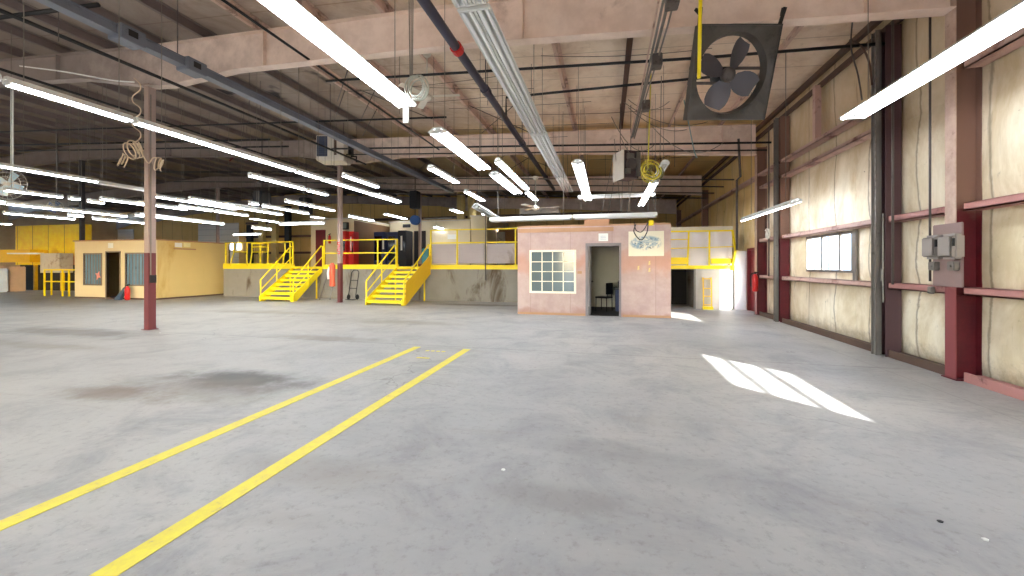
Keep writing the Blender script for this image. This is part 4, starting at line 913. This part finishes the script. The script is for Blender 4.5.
# rooms on the deck
def room(x0, x1, y0, y1, z1, m, label, name='deck_room'):
    o = thing(name, label, 'building', ((x0 + x1) / 2, y0, DZ)); MB().box(x0, x1, y0, y1, DZ, z1).build('wall_block', m, o, world=True); MB().box(x0 - .05, x1 + .05, y0 - .05, y1, z1, z1 + .06).build('roof_edge', M['offwhite'], o, world=True); return o
A = PY(311, 219, 19.5)[0]; B = PY(354, 219, 19.5)[0]
r1 = room(A, B, 19.5, 24, 4.1, M['beige'], 'beige room on the deck with a maroon door behind the stair column')
p = PY(315.5, 230, 19.45); q = PY(325, 265, 19.45); MB().box(p[0], q[0], 19.46, 19.5, DZ, p[2]).build('door', M['maroon'], r1, 'maroon door', world=True)
MB().box(B, B + .02, 19.5, 24, DZ, 4.0).build('brown_side', M['brownwall'], r1, 'brown side wall', world=True)
r2 = room(B + .14, PY(470, 220, 23)[0], 23, 27, 4.25, M['beige'], 'long beige room on the deck behind the navy machines')
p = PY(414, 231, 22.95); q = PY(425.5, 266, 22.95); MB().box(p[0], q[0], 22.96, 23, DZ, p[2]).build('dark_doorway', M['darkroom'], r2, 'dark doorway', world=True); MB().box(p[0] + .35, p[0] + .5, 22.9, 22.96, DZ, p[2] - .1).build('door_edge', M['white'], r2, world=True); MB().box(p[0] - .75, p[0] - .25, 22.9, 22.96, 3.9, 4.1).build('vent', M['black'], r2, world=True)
r3 = room(PY(471, 220, 22)[0], PY(487, 220, 22)[0], 22, 27, 4.35, M['beige'], 'pale corner room with dark slit beside the brown shelving')
r4 = room(PY(487, 220, 22)[0] + .12, PY(520, 220, 24)[0], 24, 27, 3.8, M['brownwall'], 'brown wooden enclosure beyond the tall railing', 'wood_enclosure')
p = PY(497, 232, 23.95); q = PY(505, 262, 23.95); MB().box(p[0], q[0], 23.9, 24, DZ, p[2]).build('grey_panel', M['greysteel'], r4, world=True)
# round columns / posts yellowish near px 460-475
for k, px in enumerate((461, 472)):
    p = PY(px, 200, 24.5); o = MB().tube([(p[0], 24.5, 4.2), (p[0], 24.5, roof_z(p[0]))], .28, 14).build('vent_duct', M['plywood'], None, smooth=True); tag(o, 'fat tan vertical duct rising above the beige room, ' + ('nearer the door' if k == 0 else 'nearer the office'), 'duct')
def machine(px0, px1, py0, Y, m, label, name='vending_machine', front=None, z0=DZ, dep=.8):
    a = PY(px0, py0, Y); b = PY(px1, py0, Y); o = thing(name, label, 'machine', ((a[0] + b[0]) / 2, Y, z0)); w = (b[0] - a[0]) / 2; h = a[2] - z0
    MB().bevelbox(-w, w, 0, dep, .05, h, .03).box(-w + .05, w - .05, .05, dep - .05, 0, .06).build('cabinet', m, o)
    if front == 'glass': MB().box(-w + .08, w * .45, -.012, 0, .35, h - .25).build('display_window', M['screen'], o); MB().box(w * .55, w * .85, -.015, 0, h * .5, h * .8).build('coin_panel', M['white'], o); MB().box(-w + .1, w - .1, -.012, 0, .1, .25).build('pickup_slot', M['black'], o)
    if front == 'logo':
        pts = [(-w * .5 + .25 * w * math.sin(k / 10 * PI) * 2, -.012, .2 + (h - .5) * k / 10) for k in range(11)]; MB().tube(pts, .05, 6).build('wave_stripe', M['white'], o, 'white wave stripe'); MB().box(w * .2, w * .8, -.015, 0, h * .45, h * .75).build('button_panel', M['screen'], o)
    if front == 'text':
        MB().box(-w * .25, w * .15, -.014, 0, h * .45, h * .85).build('vertical_lettering', M['white'], o); MB().box(w * .4, w * .8, -.014, 0, h * .4, h * .7).build('button_panel', M['screen'], o)
    return o
machine(339.5, 345.5, 231, 18.7, M['red'], 'red drink machine with white wave behind the stair column', front='logo', dep=.55)
machine(348.5, 353.5, 231.5, 18.9, M['red'], 'narrower red drink machine nearer the brown side wall', front='text', dep=.5)
machine(373.5, 385, 232, 20.5, M['navy'], 'navy snack machine, the one nearest the brown wall', front='glass'); machine(387, 397.5, 232, 20.5, M['navy'], 'navy machine with glass front, middle one of three', front='glass'); machine(397.5, 406, 230.5, 20.2, mat('dark_navy', (14, 18, 34), .6), 'tall dark navy drink machine beside the deck column', front='text')
tb = machine(421.5, 427.5, 248.5, 17.0, M['teal'], 'teal bin at the top of the second stair', 'waste_bin', None, DZ, .4); tb['category'] = 'bin'
tv = thing('wall_monitor', 'small black monitor above the first red drink machine', 'screen', PY(343.5, 226, 19.4)); MB().bevelbox(-.3, .3, -.1, .08, -.2, .2, .02).build('casing', M['black'], tv); MB().box(-.25, .25, -.11, -.1, -.15, .15).build('screen', mat('pale_screen', (110, 122, 122), .2), tv)
def extinguisher(loc, label, s=1.0):
    o = thing('fire_extinguisher', label, 'extinguisher', loc)
    MB().lathe([(.05 * s, 0), (.08 * s, .02 * s), (.08 * s, .42 * s), (.05 * s, .5 * s), (.025 * s, .53 * s)]).build('cylinder', M['red'], o, smooth=True)
    MB().bar((-.03 * s, 0, .55 * s), (.1 * s, 0, .6 * s), .03 * s).lathe([(.025 * s, .53 * s), (.025 * s, .6 * s)]).build('valve', M['black'], o); MB().tube(smooth_path([(0, 0, .56 * s), (-.12 * s, 0, .5 * s), (-.12 * s, 0, .15 * s)]), .014 * s).build('hose', M['black'], o); return o
p = PY(329.5, 243.5, 19.3); extinguisher((p[0], 19.3, p[2]), 'red extinguisher hanging on the beige room beside the maroon door', .9)
p = PX(757.5, 292, 4.3); e = extinguisher((4.36, 13.42, .72), 'red extinguisher on the wall column beside the open exterior door', 1.0)
# ------------------------------------------------------------------ yellow plywood office
YO = thing('plywood_office', 'yellow plywood office with two barred windows and dark open doorway', 'building', (-21.6, 13.4, 0))
a0, a1, PY0, PY1, PH = -24.05, -19.2, 13.42, 17.0, 2.62
wins = [(-23.43, -22.38, .66, 2.02), (-20.87, -19.75, .66, 2.02)]; dd = (-22.05, -21.25, 2.1)
f = MB(); f.box(a0, wins[0][0], PY0, PY0 + .1, 0, PH).box(wins[0][1], dd[0], PY0, PY0 + .1, 0, PH).box(dd[1], wins[1][0], PY0, PY0 + .1, 0, PH).box(wins[1][1], a1, PY0, PY0 + .1, 0, PH).box(dd[0], dd[1], PY0, PY0 + .1, dd[2], PH)
for w_ in wins: f.box(w_[0], w_[1], PY0, PY0 + .1, 0, w_[2]).box(w_[0], w_[1], PY0, PY0 + .1, w_[3], PH)
f.build('front_wall', mat('pale_plywood', (222, 204, 162), .55, 0, .05, 1.3, (214, 178, 108), .58, .75, .7), YO, world=True)
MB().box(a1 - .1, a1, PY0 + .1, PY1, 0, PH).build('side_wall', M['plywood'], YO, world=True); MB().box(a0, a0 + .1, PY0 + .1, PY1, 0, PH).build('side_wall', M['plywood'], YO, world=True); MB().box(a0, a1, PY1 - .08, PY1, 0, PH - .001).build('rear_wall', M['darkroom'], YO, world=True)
MB().box(a0 - .05, a1 + .05, PY0 - .05, PY1, PH, PH + .05).build('roof_board', M['wood'], YO, world=True)
MB().box(a0, a1 + .01, PY0 - .01, PY0, 0, .07).box(a1, a1 + .012, PY0, PY1, 0, .07).build('base_strip', M['eave'], YO, world=True)
for w_ in wins:
    m = MB(); m.box(w_[0] - .06, w_[0], PY0 - .02, PY0 + .05, w_[2] - .06, w_[3] + .06).box(w_[1], w_[1] + .06, PY0 - .02, PY0 + .05, w_[2] - .06, w_[3] + .06).box(w_[0], w_[1], PY0 - .02, PY0 + .05, w_[2] - .06, w_[2]).box(w_[0], w_[1], PY0 - .02, PY0 + .05, w_[3], w_[3] + .06)
    fo = m.build('window_frame', mat('grey_brown_frame', (128, 112, 96), .5), YO, world=True)
    m = MB()
    for k in range(1, 6): x = w_[0] + (w_[1] - w_[0]) * k / 6; m.box(x - .007, x + .007, PY0 + .0, PY0 + .02, w_[2], w_[3])
    m.build('bars', M['greysteel'], fo, world=True); MB().box(w_[0], w_[1], PY0 + .03, PY0 + .04, w_[2], w_[3]).build('panes', mat('bluish_glass', (120, 146, 162), .12, 0, .2, 1.5), fo, world=True)
MB().box(dd[0] - .06, dd[0], PY0 - .02, PY0 + .1, 0, dd[2] + .06).box(dd[1], dd[1] + .06, PY0 - .02, PY0 + .1, 0, dd[2] + .06).box(dd[0], dd[1], PY0 - .02, PY0 + .1, dd[2], dd[2] + .06).build('door_frame', mat('grey_brown_frame', (128, 112, 96), .5), YO, world=True)
MB().box(-21.9, -21.4, 14.2, 14.7, .8, 1.25).build('inside_shelf', M['brownwall'], YO, world=True)
MB().box(a1, a1 + .02, 14.2, 15.2, 2.25, 2.31).build('batten', M['wood'], YO, world=True)
for k, (px, py, X_) in enumerate(((178.5, 245, a1), (187, 245, a1))):
    p = PX(px, py, X_ + .01); o = MB().box(0, .012, -.16, .16, -.1, .1).build('wall_sign', M['white'] if k == 0 else mat('cream_card', (230, 224, 170), .5), None); o.location = (X_ + .002, p[1], p[2]); tag(o, ['white card high on the plywood office side', 'cream card right beside the white card on plywood office'][k], 'sign')
paper('wall_sign', (108, 243), (113, 248), PY0, M['white'], 'small white notice over the plywood office doorway')
st = MB(); p = PY(97.8, 275.5, PY0 - .05)
st.prism([(.17 * (1 if k % 2 else .45) * math.cos(PI / 4 * k / 1 + .3), 0, .22 * (1 if k % 2 else .45) * math.sin(PI / 4 * k + .3)) for k in range(8)], (0, .02, 0))
o = st.build('star_decoration', mat('white_red_foil', (230, 150, 140), .4, 0, .3, 9), None); o.location = p; tag(o, 'white and red star shaped decoration on the plywood office window', 'decoration')
p = FL(122.5, 300.5); extinguisher((p[0], 13.1, 0), 'red extinguisher on the floor in front of the plywood office door', 1.15)
o = MB().prism([(-.3, -.2, 0), (.02, -.2, 0), (.22, -.1, .5), (.12, -.1, .55)], (0, .12, 0)).build('leaning_board', mat('slate_board', (70, 84, 100), .5), None); o.location = (p[0] - .35, 13.2, 0); tag(o, 'slate grey board leaning beside the extinguisher at the plywood office', 'board')
# ------------------------------------------------------------------ far left
en = thing('steel_enclosure', 'tall yellow steel enclosure stained orange below at the far left', 'machine', (-32, 17, 0))
zt = 3.95
def yel_mat():
    t = NT('enclosure_yellow'); x, y, z = t.xyz(); n = t.noise(.6, 5, .65, None, .4)
    zz = t.math('ADD', z, t.math('MULTIPLY', n, 1.6)); col = t.mix(t.step(t.noise(3, 4), .3, .7), srgb(255, 228, 20), srgb(248, 208, 14))
    rust = t.math('MULTIPLY', t.step(zz, 3.3, 2.8), t.step(x, -1.2, .4)); col = t.mix(rust, col, srgb(186, 104, 24))
    s = t.math('ABSOLUTE', t.math('SUBTRACT', t.math('FRACT', t.math('DIVIDE', x, 1.35)), .5)); col = t.mix(t.step(s, .02, .008), col, srgb(120, 90, 20)); return t.done(col, .45)
ym = yel_mat()
def at17(px, py, Y=17): return PY(px, py, Y)
a = at17(15.5, 225); b = at17(82, 225); c = at17(60, 268); 
MB().box(a[0], b[0], 17, 17.45, 1.55, zt).build('upper_panels', ym, en, world=True)
p = at17(6, 246, 16.9); q = at17(46, 267, 16.9); MB().box(p[0], q[0], 16.2, 17, 1.7, 2.45).build('lower_panels', M['yellow_worn'], en, world=True)
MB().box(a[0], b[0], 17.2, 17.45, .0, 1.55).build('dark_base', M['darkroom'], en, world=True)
for px in (35, 62): p = at17(px, 280, 17.1); MB().box(p[0] - .06, p[0] + .06, 17.05, 17.2, 0, 1.6).build('post', M['yellow_worn'], en, world=True)
MB().bar(at17(10, 253.5, 16), at17(41, 253.5, 16), .25, .08).build('shelf', M['white'], en, world=True)
p = at17(57, 263, 16.3); o = MB().bevelbox(-.75, .75, -.3, .3, -.55, .55).box(-.76, -.7, -.31, .31, -.56, .56).build('control_cabinet', mat('worn_white_cabinet', (200, 190, 172), .5, 0, .1, 2, (140, 110, 80), .5, .7, 1.5), en, 'worn white cabinet'); o.location = Vector(p) - en.location
o = MB().bevelbox(-1.0, .1, -.7, 0, 0, 1.45, .03).box(-1.02, .12, -.72, -.7, .7, .76).build('metal_crate', mat('tan_metal', (206, 176, 148), .5), None); o.location = (at17(25, 290, 16.4)[0], 16.4, 0); tag(o, 'tan metal crate at the far left below the yellow panels', 'crate')
o = MB().bevelbox(-1.9, 0, -1.0, 0, 0, 1.35, .05).box(-1.85, -.05, -1.02, -1, .1, 1.3).build('pale_block', mat('pale_blue_surface', (206, 220, 240), .35), None); o.location = (at17(9, 290, 15.6)[0], 15.6, 0); tag(o, 'pale blue-white block at the far left edge', 'load')  # pale bluish white surface built as a plain block
gr = thing('guard_railing', 'yellow floor guard railing left of the plywood office', 'railing', FL(60, 297)); m = MB()
Yg = 14.0
for px in (44.5, 51.5, 62.5, 69): p = PY(px, 296, Yg + (0 if px in (44.5, 62.5, 69) else .5)); MB().bar((p[0], p[1], 0), (p[0], p[1], 1.32), .055).build('post', M['yellow'], gr, world=True)
p = PY(44.5, 280, Yg); q = PY(75, 280, Yg); m.bar((p[0], Yg, 1.3), (q[0], Yg, 1.3), .07).bar((p[0], Yg, .72), (q[0], Yg, .72), .06).build('rail', M['yellow'], gr, world=True)
struct('door_2', MB().box(-36.2, -32.9 + 1.2, YF - .12, YF - .06, DZ, 5.3), M['rollup'])
rd = bpy.data.objects['door_2']
# three panes in the back roll-up door, self-glowing in place of daylight
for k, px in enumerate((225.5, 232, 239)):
    p = PY(px, 246.5, YF - .13); MB().box(p[0] - .2, p[0] + .2, YF - .14, YF - .125, p[2] - .28, p[2] + .28).build('pane', emit('daylight_glow_pane_%d' % k, (235, 244, 255), 3.0), rd, 'pane glowing in place of daylight')
struct('door_3', MB().box(PY(0, 240, YF)[0], -44, YF - .12, YF - .06, 0, 5.0), M['rollup'])
# girts and steel on the back wall, seen between deck rooms
for z in (2.6, 4.0, 5.2):
    o = MB().box(-30.8, 4.4, YF - .25, YF - .07, z - .09, z + .09).build('wall_girt', M['eave'], None, loc=(-13, YF, z)); tag(o, 'brown steel rail on the back wall ' + {2.6: 'at deck rail height', 4.0: 'at room roof height', 5.2: 'just under the roof'}[z], 'rail')
for k, (px, mm_) in enumerate(((250, 'black'), (262, 'plywood'), (275, 'plywood'), (288, 'black'))):
    p = PY(px, 240, 27.5); o = MB().box(-.22, .22, -.15, .15, 0, 4.9).build('back_post', M[mm_], None); o.location = (p[0], 27.5, DZ if p[0] > -28 else 0); tag(o, ['dark post right of the far white roll-up door', 'tan post behind the deck gates, one of two', 'second tan post behind the deck gates', 'dark post left of the maroon door room'][k], 'post', None, 'thing')
# ------------------------------------------------------------------ switch boxes on the near column
for k, (px0, px1, py0, py1, X_) in enumerate(((922.5, 936.5, 236, 259, 4.30), (938.5, 954, 234.5, 259, 4.30))):
    a = PX(px0, py0, X_); b = PX(px1, py1, X_); o = thing('switch_box', ['left grey curved safety switch box on the near column', 'larger grey safety switch box over the column flange'][k], 'switch box', (X_, (a[1] + b[1]) / 2, b[2]))
    w_ = abs(a[1] - b[1]) / 2; h_ = a[2] - b[2]
    m = MB().bevelbox(0, .13, -w_, w_, 0, h_, .03); m.build('enclosure', mat('switch_grey', (158, 150, 144), .4, .2, .06, 4, (110, 104, 100), .6, .8, 4), o)
    MB().bevelbox(-.03, .0, -w_ + .02, w_ - .02, .03, h_ - .03, .015).build('cover', mat('switch_grey', (158, 150, 144)), o); MB().bar((-.02, -w_ - .02, h_ * .5), (-.02, -w_ - .02, h_ * .8), .02).build('lever', M['black'], o)
pl = PX(946, 285, 4.43); o = MB().bevelbox(0, .02, -.24, .24, 0, .84, .008).build('mounting_plate', mat('plate_grey_pink', (140, 116, 112), .5), None); o.location = (4.42, 6.53, 1.22); tag(o, 'grey mounting plate behind the switch boxes on the near column', 'plate')
for k, (px, py) in enumerate(((931, 266), (950, 266))):
    p = PX(px, py, 4.36); o = MB().bevelbox(0, .07, -.06, .06, -.06, .06).lathe([(.018, -.01), (.014, .0)], axis='x').build('outlet_box', M['greysteel'], None); o.location = p; tag(o, ['small grey outlet box under the left switch box', 'small grey outlet box under the larger switch box'][k], 'outlet')
p = PX(930, 200, 4.46); tubething('conduit', [(4.46, p[1], 1.28), (4.46, p[1], 5.3)], .014, M['darksteel'], 'dark vertical conduit rising above the left switch box', 'pipe')
o = MB().bevelbox(0, .05, -.04, .04, -.05, .05).build('outlet_box', M['greysteel'], None); o.location = PX(929, 290, 4.44); tag(o, 'little grey outlet at the red rail below the switches', 'outlet')
for k, (yy, lab) in enumerate(((12.6, 'dark vertical pipe left of the grey slotted far post'), (7.6, 'dark conduit down the slotted post near the switches'))): tubething('conduit', [(4.44, yy, 1.2), (4.44, yy, 5.4)], .018, M['darksteel'], lab, 'pipe')
tubething('rain_pipe', [(3.9, 13.4, 5.35), (3.95, 13.4, 4.2), (4.0, 13.9, 4.2), (4.0, 13.9, 2.0)], .035, M['darksteel'], 'dark bent pipe dropping before the second wall column', 'pipe')
tubething('cable_swag', smooth_path([PX(855, 0, 4.0), PX(851, 45, 4.0), PX(858, 75, 4.0), PX(862, 100, 4.0)]), .012, M['darksteel'], 'dark cable hanging beside the large right strip light', 'cable')
tubething('cable_swag', smooth_path([PX(850, 40, 4.2), PX(861, 46, 4.2), PX(869, 62, 4.2), PX(872, 85, 4.2)]), .016, M['eave'], 'brown cable arching behind the large right strip light', 'cable')
MB().tube(coil(PX(768, 234, 4.2), .12, 2.2, (1, 0, 0), .03), .014).build('hose_coil', M['offwhite'], None); tag([o for o in COL.objects if o.name.startswith('hose_coil')][-1], 'pale hose coil hanging on the far wall column', 'hose')

# ------------------------------------------------------------------ floor markings
for k, (p, q) in enumerate((((-2.435, 6.8), (-2.32, -2.0)), ((-3.395, 6.78), (-3.40, -2.0)))):
    w_ = .066; o = MB().box(-w_, w_, -4.4, 4.4, 0, .003).build('floor_stripe', M['line'], None)
    a, b = Vector((p[0], p[1], 0)), Vector((q[0], q[1], 0)); o.location = (a + b) / 2 + Vector((0, 0, .001)); o.rotation_euler = (0, 0, math.atan2((b - a).y, (b - a).x) + PI / 2)
    tag(o, ['right hand yellow floor stripe, more worn and chipped', 'left hand yellow floor stripe, cleaner edge'][k], 'floor stripe')
o = MB().box(-.2, .2, -.03, .03, 0, .003).build('paint_mark', M['line'], None); o.location = FL(423, 358) [:2] + (.001,); o.scale = (.55, 1, 1); tag(o, 'small yellow paint dab between the stripe ends', 'paint mark')
m = MB()
for k in range(4): m.box(-.2 + k * .1, -.14 + k * .1, -.03, .03, 0, .003)
o = m.build('paint_marks', M['line'], None); o.location = FL(436.5, 351.3)[:2] + (.001,); tag(o, 'faint yellow letters stencilled between the stripe ends', 'paint mark')
for k, (px, py) in enumerate(((503, 470), (940, 522), (985, 540), (160, 333))):
    o = MB().prism([(-.012, -.008, 0), (.006, -.012, 0), (.018, .0, 0), (.008, .012, 0), (-.01, .009, 0)], (0, 0, .006)).build('debris_chip', M['white'] if k != 1 else M['black'], None); o.location = FL(px, py)[:2] + (.001,); tag(o, ['white paint chip on the floor in mid foreground', 'dark scrap of debris on the floor at lower right', 'pale chip on the floor at lower right edge', 'pale flake on the dark stain near the column'][k], 'debris')

# ------------------------------------------------------------------ light, sky, camera
sc_ = bpy.context.scene
sun = bpy.data.lights.new('sun', 'SUN'); sun.energy = 16; sun.angle = math.radians(.6); sun.color = (1, .97, .92)
so = bpy.data.objects.new('sun', sun); COL.objects.link(so); so.rotation_euler = Vector((-1.53, 1.65, -1)).to_track_quat('-Z', 'Y').to_euler()
w = bpy.data.worlds.new('sky'); sc_.world = w; w.use_nodes = True; nt = w.node_tree; bg = nt.nodes['Background']
sky = nt.nodes.new('ShaderNodeTexSky'); sky.sky_type = 'NISHITA'; sky.sun_disc = False; sky.sun_elevation = math.radians(24); sky.sun_rotation = math.radians(137)
nt.links.new(sky.outputs[0], bg.inputs[0]); bg.inputs[1].default_value = 1.6
cam = bpy.data.cameras.new('camera'); co = bpy.data.objects.new('camera', cam); COL.objects.link(co)
cam.sensor_width = 36; cam.lens = F / 1024 * 36; cam.shift_y = -(288 - Y0) / 1024; cam.clip_start = .05; cam.clip_end = 400
co.location = (0, 0, CAMH); co.rotation_euler = (PI / 2, 0, YAW)
sc_.camera = co
sc_.view_settings.view_transform = 'Standard'; sc_.view_settings.look = 'None'; sc_.view_settings.gamma = 1; sc_.view_settings.use_curve_mapping = False
sc_.view_settings.exposure = 1.22
sc_.cycles.use_denoising = True; sc_.cycles.max_bounces = 10; sc_.cycles.diffuse_bounces = 6; sc_.cycles.sample_clamp_indirect = 8
